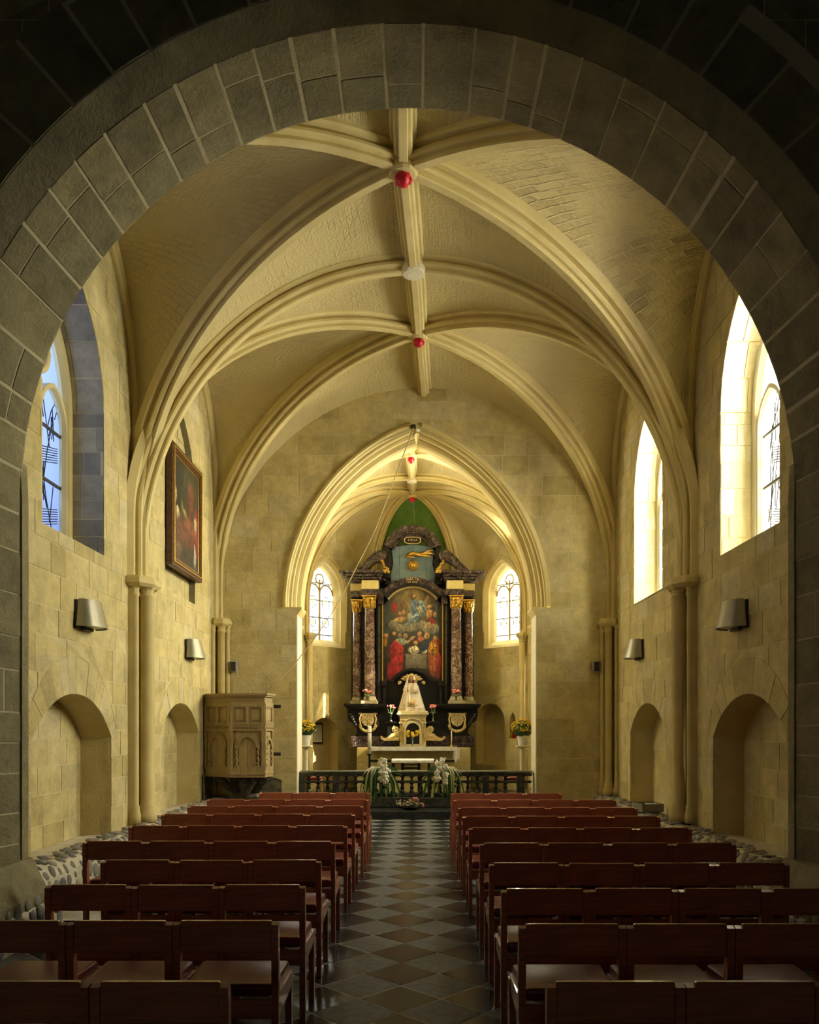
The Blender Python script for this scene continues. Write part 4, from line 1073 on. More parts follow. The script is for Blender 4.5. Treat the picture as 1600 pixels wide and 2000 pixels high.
# entablature blocks over the columns
for s in (-1, 1):
    q = lambda a, b_: tuple(sorted((AX(806+s*(a)), AX(806+s*(b_)))))
    for (a, b_, y0, y1, zt, zb, m, nm) in ((64, 100, -.26, .4, 1154, 1166, 'marble', 'architrave'), (94, 121, -.02, .4, 1154, 1166, 'marble', 'architrave'),
                                          (66, 98, -.27, .4, 1137, 1154, 'alabaster', 'frieze'), (94, 121, -.04, .4, 1140, 1154, 'alabaster', 'frieze')):
        x0, x1 = q(a, b_); bb = MB(); bb.box(x0, x1, YA+y0, YA+y1, AZ(zb), AZ(zt), .01); AB(bb, nm, m)
    # cornice: stepped mouldings flaring outwards
    for (a, b_, yo, z0, z1) in ((62, 123, -.08, 1137, 1134), (60, 127, -.14, 1134, 1129), (58, 134, -.22, 1129, 1124), (56, 141, -.30, 1124, 1118)):
        x0, x1 = q(a, b_); bb = MB(); bb.box(x0, x1, YA+yo-.06, YA+.42, AZ(z0), AZ(z1), .008); AB(bb, 'cornice', 'marble')
    # volute above
    path = []
    for k in range(13):
        t = k/12; px = 806+s*(58 + 62*t**.95); py = 1076 + 21*(1-math.cos(min(1, t*1.05)*PI)) - 4*math.sin(t*PI); path.append((AX(px), AZ(py)))
    curl = [(AX(806+s*(57+9*(1-math.cos(a))*1.0 - 9 + 9*math.cos(a)*0 )), AZ(1085)) for a in (0,)]
    bb = MB(); th = .24
    for i in range(12):
        p, p2 = path[i], path[i+1]; w0, w1 = th*(1-.55*i/12), th*(1-.55*(i+1)/12)
        bb.prism(ccw([p, p2, (p2[0]-s*.05, p2[1]-w1), (p[0]-s*.05, p[1]-w0)]), 'y', YA-.02, YA+.26)
        if i: bb.prism(ccw([(p[0], p[1]+.012), (p2[0], p2[1]+.012), (p2[0], p2[1]-.035), (p[0], p[1]-.035)]), 'y', YA-.07, YA+.28)
    bb.prism([(AX(806+s*61)+.125*math.cos(2*PI*k/14), AZ(1086)+.125*math.sin(2*PI*k/14)) for k in range(14)], 'y', YA-.06, YA+.28)
    bb.prism([(AX(806+s*61)+.06*math.cos(2*PI*k/10), AZ(1086)+.06*math.sin(2*PI*k/10)) for k in range(10)], 'y', YA-.10, YA-.05)
    AB(bb, 'volute', 'marble')
    bb = MB(); rr2 = random.Random(8)
    for k in range(16):
        t = k/15; bb.blob((AX(806+s*(60-12*t)+rr2.uniform(-1.5, 1.5)), YA-.10+rr2.uniform(-.03, .03), AZ(1098+20*t+rr2.uniform(-2, 2))), .03, .025, .03, 6, 4)
    for k in range(6): bb.blob((AX(806+s*(52+rr2.uniform(-6, 5))), YA-.12, AZ(1116+rr2.uniform(-4, 4))), .038, .03, .034, 6, 4)
    AB(bb, 'gilt_garland', 'gold')
# top: blue board, segmental pediment, plaque
def arc2(cx, cy, r, a0, a1, n=20): return [(cx+r*math.sin(a0+(a1-a0)*k/n), cy+r*math.cos(a0+(a1-a0)*k/n)) for k in range(n+1)]
pl = [(764, 1138), (848, 1138), (850, 1118), (845, 1100), (846, 1085), (850, 1072), (840, 1064), (806, 1060), (772, 1064), (764, 1072), (767, 1085), (768, 1100), (763, 1118)]
px_planks = [762, 780, 806, 833, 852]
for i in range(4):
    poly = inside(ccw([XY(p) for p in pl]), ccw([(AX(px_planks[i]+.25), 0), (AX(px_planks[i+1]-.25), 0), (AX(px_planks[i+1]-.25), 20), (AX(px_planks[i]+.25), 20)]))
    bb = MB(); bb.prism(poly, 'y', YA+.20, YA+.24); AB(bb, 'blue_plank', 'blue_panel')
b = MB(); b.prism(ccw([XY(p) for p in ((752, 1138), (862, 1138), (862, 1060), (752, 1060))]), 'y', YA+.25, YA+.34); AB(b, 'attic_panel', 'marble')
cxp, czp = AX(806), AZ(1083.5)
for (ro, ri, y0, y1) in ((58.5, 46, -.02, .34), (55, 43, .02, .34), (46, 38, .10, .34)):
    k_ = YA/FPX; A0 = 1.25
    bb = MB(); o_ = arc2(cxp, czp, ro*k_, -A0, A0); i_ = arc2(cxp, czp, ri*k_, -A0, A0)
    for q in range(20): bb.prism(ccw([o_[q], o_[q+1], i_[q+1], i_[q]]), 'y', YA+y0, YA+y1)
    AB(bb, 'pediment', 'marble')
b = MB(); b.prism([(AX(806)+.185*math.copysign(abs(math.cos(2*PI*k/24))**.6, math.cos(2*PI*k/24)), AZ(1056.5)+.072*math.copysign(abs(math.sin(2*PI*k/24))**.6, math.sin(2*PI*k/24))) for k in range(24)], 'y', YA-.06, YA+.0); pq = AB(b, 'plaque', 'ebony')
b = MB(); b.tube([(AX(806)+.19*math.copysign(abs(math.cos(2*PI*k/24))**.6, math.cos(2*PI*k/24)), YA-.06, AZ(1056.5)+.076*math.copysign(abs(math.sin(2*PI*k/24))**.6, math.sin(2*PI*k/24))) for k in range(25)], .012, 5); AB(b, 'plaque_rim', 'gold_pale', pq)
text('inscription', 'STELLA', .072, (AX(806)-RCX, -.068, AZ(1056)-.33), pq, M['gold_pale'])
# sun and bird
b = MB(); sc_ = (AX(807), YA+.12, AZ(1102))
b.blob(sc_, .075, .05, .075, 12, 8)
sun_ = AB(b, 'sun_disc', 'gold')
for k in range(24):
    a = 2*PI*k/24; ln = .21 if k % 2 == 0 else .15
    bb = MB(); u = Vector((math.cos(a), 0, math.sin(a))); w = Vector((-math.sin(a), 0, math.cos(a))); c0 = Vector(sc_)
    bb.add([c0+u*.06+w*.016, c0+u*.06-w*.016, c0+u*ln, c0+u*.06+Vector((0, -.02, 0))], [(0, 1, 3), (0, 3, 2), (1, 2, 3), (0, 2, 1)]); AB(bb, 'sun_ray', 'gold', sun_)
b = MB(); b.tube([(AX(794), YA+.1, AZ(1083)), (AX(806), YA+.06, AZ(1080)), (AX(822), YA+.08, AZ(1082)), (AX(836), YA+.08, AZ(1079)), (AX(850), YA+.1, AZ(1081))], [.03, .055, .045, .035, .02], 7)
b.tube([(AX(806), YA+.06, AZ(1080)), (AX(828), YA+.05, AZ(1085)), (AX(843), YA+.05, AZ(1086))], [.04, .03, .012], 6)
b.tube([(AX(824), YA+.08, AZ(1081)), (AX(838), YA+.06, AZ(1075)), (AX(846), YA+.06, AZ(1073))], [.03, .03, .012], 6)
b.tube([(AX(798), YA+.08, AZ(1082)), (AX(792), YA+.06, AZ(1088)), (AX(800), YA+.04, AZ(1087)), (AX(812), YA+.04, AZ(1088))], [.03, .02, .02, .01], 6)
AB(b, 'gilt_branch', 'gold')
# arch over the painting with its inscription
cxa, cza = AX(806), AZ(1206)
k_ = YA/FPX
for (ro, ri, y0, y1, m, nm) in ((79, 66, .0, .40, 'marble', 'arch_band'), (67, 62, -.03, .40, 'ebony', 'arch_moulding'), (62, 59, .08, .40, 'gold_pale', 'gilt_arch_fillet')):
    bb = MB(); A0 = .92; o_ = arc2(cxa, cza, ro*k_, -A0, A0); i_ = arc2(cxa, cza, ri*k_, -A0, A0)
    for q in range(20): bb.prism(ccw([o_[q], o_[q+1], i_[q+1], i_[q]]), 'y', YA+y0, YA+y1)
    AB(bb, nm, m)
for s in (-1, 1):
    bb = MB(); x0, x1 = sorted((AX(806+s*56), AX(806+s*68))); bb.box(x0, x1, YA-.02, YA+.4, AZ(1180), AZ(1150)); AB(bb, 'spandrel', 'marble')
text('inscription', 'ELECTA', .088, (AX(806)-RCX, -.006, AZ(1206-75.5)-.33), alt, M['gold_pale'], bend=.92)
text('inscription', 'VT SOL', .072, (AX(806)-RCX, -.006, AZ(1206-69)-.33), alt, M['gold_pale'], bend=.84)
# pilasters and gilt frame beside the painting
for s in (-1, 1):
    x0, x1 = sorted((AX(806+s*59.5), AX(806+s*71))); bb = MB(); bb.box(x0, x1, YA+.10, YA+.42, AZ(1376), AZ(1176)); AB(bb, 'pilaster', 'ebony')
    x0, x1 = sorted((AX(806+s*63.5), AX(806+s*67.5))); bb = MB(); bb.box(x0, x1, YA+.085, YA+.12, AZ(1370), AZ(1182)); AB(bb, 'pilaster_strip', 'marble_rail')
    x0, x1 = sorted((AX(806+s*58), AX(806+s*60))); bb = MB(); bb.box(x0, x1, YA+.07, YA+.35, AZ(1335), AZ(1177)); AB(bb, 'gilt_frame_strip', 'gold')
for s in (-1, 1):
    x0, x1 = sorted((AX(806+s*44), AX(806+s*56))); bb = MB(); bb.box(x0, x1, YA+.06, YA+.30, AZ(1128), AZ(1066), .01); AB(bb, 'attic_pier', 'ebony')
# the painting: soft masses of colour on a dark ground
PX0, PX1, PZ0, PZ1 = AX(746), AX(866), AZ(1345), AZ(1146)
def bgA(u, v):
    t = max(0, 1-math.hypot((u-.5)*1.5, (v-.9)*2.2)*1.5)
    sky = (.035, .038, .036) if v > .5 else (.028, .02, .014)
    g = (.30, .22, .09)
    lb = max(0, .12-u)*4*(1 if v > .4 else 0)
    return [sky[k]*(1-t)+g[k]*t + lb*(.03, .05, .07)[k] for k in range(3)]
def cv(px, py): return ((px-746)/120.0, (1345-py)/199.0)
st_ = []
def stroke(px, py, rx, ry, an, col, soft=.25, fold=0.0):
    u, v = cv(px, py); st_.append((u, v, rx/120., ry/199.*1.0, an, col, soft, fold))
FL, BL, RD, GD, CL = (.50, .27, .13), (.16, .24, .30), (.30, .022, .026), (.36, .17, .025), (.22, .19, .14)
for (x, y, a, b_) in ((803, 1222, 15, 9), (823, 1219, 13, 10), (838, 1228, 11, 9), (782, 1226, 9, 10), (768, 1218, 9, 9), (848, 1226, 9, 10)): stroke(x, y, a, b_, 0, CL, .35, .25)
stroke(811, 1190, 9, 26, .5, (.10, .15, .20), .2, .3); stroke(823, 1187, 10, 16, .35, BL, .2, .6); stroke(812, 1203, 12, 8, .4, (.22, .30, .34), .25, .6); stroke(820, 1190, 6, 9, .2, (.42, .38, .28), .25, .5)
stroke(800, 1203, 5, 7, 0, (.32, .33, .26), .3, .2); stroke(802, 1212, 13, 4, .5, (.14, .20, .24), .3, .4)
stroke(808, 1163, 6, 6.5, 0, (.10, .05, .02), .25); stroke(809, 1162, 3.2, 4, 0, FL, .3); stroke(795, 1177, 8, 2, -.7, FL, .3); stroke(834, 1167, 5, 2.2, .9, FL, .3)
for (x, y, a, b_, an, c) in ((770, 1184, 5, 10, -.5, RD), (783, 1183, 5, 7, 0, (.14, .06, .04)), (788, 1195, 3, 7, -.3, FL), (777, 1203, 6, 5, 0, (.12, .05, .03)), (780, 1208, 12, 4.5, .15, (.50, .32, .12)), (781, 1198, 3.5, 4, 0, FL), (839, 1182, 4, 4, 0, FL), (846, 1187, 4.5, 5, 0, (.03, .02, .02)), (839, 1197, 6, 8, .2, FL), (845, 1211, 8, 4, -.3, RD), (838, 1217, 5, 4, 0, FL), (850, 1199, 3, 5, .3, FL)): stroke(x, y, a, b_, an, c, .3, .15)
for (x, y, a, b_, an, c) in ((753, 1240, 5, 5, 0, FL), (752, 1254, 5, 8, 0, GD), (763, 1240, 6, 9, 0, (.03, .02, .015)), (770, 1236, 3.5, 4, 0, FL), (781, 1240, 4, 4.5, 0, (.40, .24, .12)), (792, 1239, 4.5, 5, 0, (.36, .24, .11)), (784, 1252, 14, 6, .05, (.26, .28, .20)), (803, 1246, 8, 3.5, .3, FL), (819, 1236, 4, 5, 0, FL), (822, 1246, 6, 5, 0, (.42, .13, .07)), (834, 1240, 6, 7, .3, (.52, .34, .12)), (846, 1234, 4, 6, 0, (.16, .17, .17)), (851, 1246, 5, 5, 0, FL), (857, 1258, 7, 14, 0, (.16, .03, .02)), (812, 1254, 5, 5, 0, (.16, .08, .04))): stroke(x, y, a, b_, an, c, .3, .3)
stroke(775, 1285, 12, 34, .12, RD, .15, .3); stroke(768, 1268, 7, 18, -.3, (.22, .016, .02), .2, .3); stroke(779, 1268, 9, 12, .3, (.36, .035, .035), .25, .3); stroke(764, 1312, 8, 20, .1, (.22, .013, .02), .2, .2)
stroke(808, 1268, 11, 7, 0, (.58, .50, .32), .2, .45); stroke(829, 1269, 6, 5, 0, (.66, .60, .42), .2, .3); stroke(812, 1254, 4, 4, 0, FL, .3)
st_.append((*cv(813, 1291), 21/120., 14/199., 0, (.17, .15, .115), -.08, .03)); stroke(813, 1277, 23, 2, 0, (.24, .21, .16), .2)
stroke(831, 1259, 13, 9, .5, (.018, .03, .06), .2, .2); stroke(848, 1285, 11, 36, -.05, (.34, .10, .04), .2, .3); stroke(846, 1266, 8, 16, 0, GD, .25, .5); stroke(857, 1300, 6, 26, 0, (.22, .03, .03), .25, .2)
stroke(752, 1295, 5, 30, 0, (.02, .015, .01), .3); stroke(806, 1318, 18, 10, 0, (.03, .02, .015), .3)
def inA(u, v):
    x, z = PX0+(PX1-PX0)*u, PZ0+(PZ1-PZ0)*v
    return abs(x-cxa) < 59*k_ and ((z < AZ(1178)) or math.hypot(x-cxa, z-cza) < 61.5*k_)
o = canvas('altar_painting', alt, inA, lambda u, v: (PX0+(PX1-PX0)*u-RCX, .20, PZ0+(PZ1-PZ0)*v-.33), 190, 300, bgA, st_, .012)
# lower stage: arched black niche behind the statue
b = MB(); o_ = arc2(AX(806), AZ(1352), 47*k_, -1.08, 1.08, 18); i_ = arc2(AX(806), AZ(1352), 41*k_, -1.08, 1.08, 18)
for q in range(18): b.prism(ccw([o_[q], o_[q+1], i_[q+1], i_[q]]), 'y', YA-.06, YA+.18)
AB(b, 'niche_arch', 'ebony')
b = MB(); b.prism(ccw(o_ + [(AX(864), AZ(1330)), (AX(864), AZ(1440)), (AX(748), AZ(1440)), (AX(748), AZ(1330))]), 'y', YA+.06, YA+.17); AB(b, 'niche_back', 'ebony')
for s in (-1, 1):
    for (a, b_, y0, z0, z1) in ((50, 60, -.10, 1340, 1330), (52, 58, -.04, 1440, 1340)):
        x0, x1 = sorted((AX(806+s*a), AX(806+s*b_))); bb = MB(); bb.box(x0, x1, YA+y0, YA+.2, AZ(z0), AZ(z1), .006); AB(bb, 'niche_pier', 'ebony')
# ledges carrying the columns, consoles and dado
for s in (-1, 1):
    for (a, b_, y0, z0, z1) in ((50, 128, -.30, 1384, 1380), (48, 132, -.34, 1380, 1375)):
        x0, x1 = sorted((AX(806+s*a), AX(806+s*b_))); bb = MB(); bb.box(x0, x1, YA+y0, YA+.42, AZ(z0), AZ(z1), .008); AB(bb, 'ledge', 'ebony')
    prof = [(44, 1384), (126, 1384), (127, 1396), (124, 1408), (115, 1413), (109, 1420), (108, 1430), (112, 1438), (44, 1438)]
    bb = MB(); bb.prism(ccw([XY((806+s*a, y)) for a, y in prof]), 'y', YA-.12, YA+.40); AB(bb, 'pedestal', 'ebony')
    for q in range(5):
        bb = MB(); bb.blob((AX(806+s*(122-3*q)), YA-.14, AZ(1396+5*q)), .06-.006*q, .05, .06, 8, 5); AB(bb, 'console_leaf', 'ebony')
    x0, x1 = sorted((AX(806+s*32), AX(806+s*120))); bb = MB(); bb.box(x0, x1, YA-.16, YA+.40, AZ(1459), AZ(1438), .006); AB(bb, 'dado_block', 'marble')
    # coat of arms cartouche
    cx_ = AX(806+s*86.5)
    bb = MB(); bb.prism(ccw([XY((806+s*86.5+dx, y)) for dx, y in ((-12, 1393), (12, 1393), (12.5, 1408), (8, 1416), (0, 1419), (-8, 1416), (-12.5, 1408))]), 'y', YA-.17, YA-.12); ca = AB(bb, 'cartouche', 'cream')
    bb = MB()
    for q in range(2):
        sx = -1 if q else 1
        for (ux, uy, r0, ph) in ((4, 1396.5, .036, 0), (9, 1399, .03, 2), (3.5, 1403, .036, 3), (8.5, 1406, .032, 1), (3.5, 1410, .034, 4), (7, 1413, .026, 2), (14, 1396, .05, 0)):
            bb.tube([(cx_+sx*(ux*k_+r0*(1-t/14)*math.cos(t*.6+ph)), YA-.18, AZ(uy)+r0*(1-t/14)*math.sin(t*.6+ph)) for t in range(13)], .009, 5)
        bb.tube([(cx_+sx*13*k_, YA-.18, AZ(1394)), (cx_+sx*16*k_, YA-.18, AZ(1404)), (cx_+sx*14*k_, YA-.18, AZ(1416)), (cx_+sx*11*k_, YA-.18, AZ(1424))], .022, 6)
    bb.tube([(cx_, YA-.18, AZ(1394)), (cx_, YA-.18, AZ(1417))], .010, 5)
    AB(bb, 'cartouche_relief', 'gold_pale', ca)
    bb = MB()
    for q in range(15):
        t = q/14; a = PI*(1.0+t); bb.blob((cx_+15*k_*math.cos(a), YA-.16+rr2.uniform(-.02, .01), AZ(1417)+11*k_*math.sin(a)), .036, .03, .036, 6, 4, .3)
    AB(bb, 'fruit_garland', 'gold_pale', ca)

# ------------------------------------------------------------------ tabernacle with its side scrolls
YT = 19.15; kt = YT/FPX
def TX(px): return AX(px, YT)
def TZ(py): return AZ(py, YT)
tab = empty('tabernacle', (TX(806), YT, TZ(1458)), label='cream and gilt tabernacle with arched door and side scrolls on the altar', cat='tabernacle'); torg = Vector((TX(806), YT, TZ(1458)))
def TB(mb, name, m, par=None):
    o = mb.build(name, M[m], par or tab)
    if par is None:
        for v in o.data.vertices: v.co = v.co - torg
    return o
b = MB(); b.box(TX(781), TX(832), YT, YT+.34, TZ(1458), TZ(1399)); TB(b, 'body', 'cream')
for (a, y0, z0, z1) in ((26, -.02, 1402, 1399), (28, -.04, 1399, 1396), (31, -.07, 1396, 1392), (29, -.05, 1392, 1389)):
    b = MB(); b.box(TX(806.5-a), TX(806.5+a), YT+y0, YT+.36, TZ(z0), TZ(z1), .005); TB(b, 'cornice', 'cream')
dp = [(TX(p[0]), TZ(p[1])) for p in ((793, 1452), (820, 1452))] ; 
o_ = arc2(TX(806.5), TZ(1425), 17*kt, -PI/2, PI/2, 16); i_ = arc2(TX(806.5), TZ(1425), 13*kt, -PI/2, PI/2, 16)
o_ = [(TX(789.5), TZ(1453))] + o_ + [(TX(823.5), TZ(1453))]; i_ = [(TX(793.5), TZ(1453))] + i_ + [(TX(819.5), TZ(1453))]
b = MB()
for q in range(len(o_)-1): b.prism(ccw([o_[q], o_[q+1], i_[q+1], i_[q]]), 'y', YT-.035, YT)
TB(b, 'door_frame', 'cream')
b = MB(); b.prism(ccw(i_), 'y', YT-.012, YT+.004); TB(b, 'door', 'ebony')
o2 = arc2(TX(806.5), TZ(1424), 21*kt, -1.35, 1.35, 14); b = MB(); b.tube([(p[0], YT-.03, p[1]) for p in o2] , .016, 6)
for s in (-1, 1): b.box(*sorted((TX(806.5+s*20), TX(806.5+s*27))), YT-.045, YT, TZ(1413), TZ(1410))
TB(b, 'hood_moulding', 'cream')
for s in (-1, 1):
    b = MB(); rr3 = random.Random(11)
    for q in range(22): b.blob((TX(806.5+s*(22+rr3.uniform(-2, 2))), YT-.01, TZ(1417+q*1.6)), .02, .012, .018, 5, 3, .3)
    TB(b, 'gilt_relief', 'gold')
    b = MB()
    for q in range(8): b.blob((TX(806.5+s*(13+q*1.2)), YT-.008, TZ(1407-q*.3+rr3.uniform(0, 3))), .02, .012, .018, 5, 3, .3)
    TB(b, 'gilt_relief', 'gold')
    pts = [(26, 1446), (26, 1424), (30, 1419), (37, 1417), (41, 1422), (40, 1428), (36, 1431), (42, 1433), (47, 1438), (54, 1442), (60, 1440), (62, 1437), (64, 1439), (62, 1444), (55, 1447), (40, 1447)]
    poly = [(TX(806.5+s*a), TZ(y)) for a, y in pts]; cen = (TX(806.5+s*38), TZ(1438))
    b = MB(); nn = len(poly); b.add([(p[0], YT+.03, p[1]) for p in poly] + [(p[0], YT+.15, p[1]) for p in poly], [tuple(range(nn)), tuple(range(2*nn-1, nn-1, -1))] + [(i, (i+1) % nn, (i+1) % nn+nn, i+nn) for i in range(nn)])
    b.tube([(TX(806.5+s*34)+.05*(1-t/16)*math.cos(t*.6), YT+.02, TZ(1425)+.05*(1-t/16)*math.sin(t*.6)) for t in range(14)], .012, 5)
    b.tube([(TX(806.5+s*61)+.032*(1-t/14)*math.cos(t*.6), YT+.02, TZ(1441)+.032*(1-t/14)*math.sin(t*.6)) for t in range(12)], .010, 5)
    b.tube([(TX(806.5+s*30), YT+.02, TZ(1438)), (TX(806.5+s*40), YT+.02, TZ(1438)), (TX(806.5+s*50), YT+.02, TZ(1444))], .012, 5)
    TB(b, 'side_scroll', 'gold_pale')

# ------------------------------------------------------------------ the robed statue with its shell
sz0 = TZ(1389); YS = YT+.15
sta = empty('statue', (TX(804), YS, sz0), label='white-robed madonna statue holding a child before a gilt shell', cat='statue')
b = MB()
def robe(u, v):
    a = 2*PI*u; h = v*.685; w = .33-.165*min(1, v/.84)**.9 - (.105*((v-.84)/.16)**1.6 if v > .84 else 0); f = 1+.05*(1-v)*math.sin(a*9)
    x = math.cos(a)*w*f; y = math.sin(a)*w*.62*f
    return (x, y, h)
b.grid(robe, 54, 16); b.build('robe', M['robe'], sta)
for (z, w) in ((.03, .325), (.06, .31)):
    bb = MB(); bb.tube([(math.cos(2*PI*k/40)*w*1.03*.97, math.sin(2*PI*k/40)*w*.62, z) for k in range(41)], .008, 5); bb.build('hem_braid', M['gold_pale'], sta)
b = MB(); b.lathe([(.002, .66), (.034, .665), (.036, .685), (.05, .70), (.06, .73), (.062, .765), (.05, .80), (.02, .82), (.002, .825)], (-.012, -.035, 0), 14); hd_ = b.build('head', M['skin'], sta)
b = MB()
def veil(u, v):
    a = PI*(-.30+1.60*u); h = .845-.36*v
    r = .076+.085*v**1.2 + .03*v*abs(math.cos(a))
    if v == 0: r = .01
    return (-.012+math.cos(a)*r*1.05, -.015+math.sin(a)*r*.8, h+(.0 if v > .05 else .0))
b.grid(veil, 20, 10); b.build('veil', M['robe'], sta)
b = MB(); b.blob((-.012, -.098, .752), .008, .012, .016, 6, 4); b.build('nose', M['skin'], hd_)
b = MB(); b.grid(lambda u, v: (-.012+.067*math.cos(PI*(-.2+1.4*u))*(1-.3*v), -.035+.067*math.sin(PI*(-.2+1.4*u))*(1-.3*v), .71+.115*v), 14, 5); b.build('hair', M['hair'], hd_)
for s_ in (-1, 1):
    b = MB(); b.blob((-.012+s_*.022, -.09, .768), .008, .006, .005, 6, 4); b.build('eye', M['hair'], hd_)
b = MB(); b.blob((-.012, -.092, .728), .014, .006, .005, 6, 4); b.build('mouth', M['pink_lip'], hd_)
b = MB(); b.blob((.095, -.10, .685), .038, .038, .048, 10, 6); c = b.build('child_head', M['skin'], sta)
b = MB(); b.blob((.095, -.088, .70), .041, .036, .042, 8, 5); b.build('child_hair', M['hair'], c)
b = MB(); b.grid(lambda u, v: (.085+.075*math.cos(2*PI*u)*(.45+.55*(1-v)), -.13+.055*math.sin(2*PI*u), .44+.22*v), 16, 6); b.build('child_robe', M['robe'], sta)
for z in (.465, .49):
    bb = MB(); bb.tube([(.005, -.165, z+.02), (.08, -.19, z+.005), (.16, -.165, z-.015)], .006, 5); bb.build('child_hem', M['gold_pale'], sta)
b = MB(); b.tube([(-.10, -.17, .56), (-.085, -.19, .45), (-.075, -.205, .30), (-.07, -.215, .14)], .007, 6); b.build('sceptre', M['hair'], sta)
b = MB(); b.blob((-.085, -.17, .47), .022, .024, .03, 8, 5)
for q in range(4): b.tube([(-.09, -.185, .455+q*.012), (-.075, -.197, .455+q*.012), (-.066, -.185, .455+q*.012)], .006, 5)
b.tube([(-.10, -.18, .475), (-.09, -.195, .495), (-.082, -.196, .505)], .006, 5); b.build('hand', M['skin'], sta)
for (x0, z0, x1, z1) in ((-.125, .60, -.22, .10), (-.105, .60, -.19, .10)):
    bb = MB(); bb.tube([(x0, -.09, z0), ((x0+x1)/2-.02, -.13, (z0+z1)/2), (x1, -.155, z1)], .007, 5); bb.build('robe_braid', M['gold_pale'], sta)
# gold monogram
mo = MB(); mz = .19
def MP(pts, r=.0065): mo.tube([(x*1.25+.02, -.212+.14*(z-.19), .19+(z-.19)*1.25) for x, z in pts], r, 5)
for s in (-1, 1):
    MP([(s*.0, mz+.07), (s*.028, mz+.02), (s*.04, mz-.06)]); MP([(s*.055, mz+.055), (s*.04, mz+.0), (s*.05, mz-.05), (s*.08, mz-.055), (s*.09, mz-.03), (s*.075, mz-.02)])
    MP([(s*.055, mz+.055), (s*.035, mz+.06), (s*.03, mz+.035), (s*.0, mz-.05)]); MP([(s*.0, mz+.07), (s*-.015, mz-.0), (s*-.03, mz-.06)])
MP([(-.025, mz-.01), (.025, mz-.01)]); mo.build('monogram', M['gold'], sta)
# shell behind the head
sh = MB(); NS = 7
for k in range(NS):
    a0, a1 = -1.25+2.5*k/NS, -1.25+2.5*(k+1)/NS; am = (a0+a1)/2
    r = .275-.035*abs(am)
    P = lambda a, q, dy: (q*math.sin(a)*1.18, .06+dy, .69+q*math.cos(a)*.72)
    sh.add([P(a0, .04, 0), P(a1, .04, 0), P(a1, r*.93, -.02), P(am, r*1.05, -.05), P(a0, r*.93, -.02), P(am, .5*r, -.06), P(a0, .04, .06), P(a1, .04, .06), P(a1, r*.93, .05), P(am, r*1.05, .05), P(a0, r*.93, .05)],
           [(0, 1, 5), (1, 2, 5), (2, 3, 5), (3, 4, 5), (4, 0, 5), (2, 8, 9, 3), (3, 9, 10, 4), (6, 10, 9, 8, 7)])
for s in (-1, 1): sh.tube([(s*(.285-.045*(1-t/16)*math.cos(t*.55)), .0, .665+.045*(1-t/16)*math.sin(t*.55)) for t in range(15)], .014, 6)
sh.build('shell', M['gold_pale'], sta)

# ------------------------------------------------------------------ altar block, mensa and cloth
mz_ = .16
ab = empty('altar_block', (AX(806, 19.1), 19.1, mz_), label='stone altar block with white marble mensa below the tabernacle', cat='altar table')
def rel(mb, name, m, root):
    o = mb.build(name, M[m], root)
    for v in o.data.vertices: v.co = v.co - root.location
    return o
yb_ = 18.95; zb1 = AZ(1459, 19.0)
b = MB(); b.box(AX(697, 19), AX(919, 19), yb_+.08, yb_+.9, mz_, zb1-.02); rel(b, 'core', 'mortar', ab)
for r_ in range(3):
    zz0, zz1 = mz_+(zb1-.02-mz_)*r_/3, mz_+(zb1-.02-mz_)*(r_+1)/3
    xs = [697] + [697+222*(c+(.5 if r_ % 2 else 0))/5 for c in range(1, 5)] + [919]
    for c in range(len(xs)-1):
        b = MB(); b.box(AX(xs[c], 19)+.005, AX(xs[c+1], 19)-.005, yb_+.06, yb_+.1, zz0+.005, zz1-.005, .005); rel(b, 'stone_block', 'ashlar', ab)
b = MB(); b.box(AX(722, 18.8), AX(892, 18.8), yb_-.22, yb_+.2, AZ(1467, 18.8), AZ(1459, 18.8), .008); rel(b, 'mensa', 'white_marble', ab)
b = MB(); b.grid(lambda u, v: (AX(724, 18.7)+(AX(893, 18.7)-AX(724, 18.7))*u, yb_-.225-.008*math.sin(u*60), AZ(1458.5, 18.72)-.0-.085*v-.006*math.sin(u*40)*v), 70, 3)
b.grid(lambda u, v: (AX(886, 18.7)+.16*u, yb_-.235+.03*math.sin(u*9), AZ(1460, 18.72)-(.30+.05*math.sin(u*7))*v), 10, 6); rel(b, 'altar_cloth', 'cloth', ab)

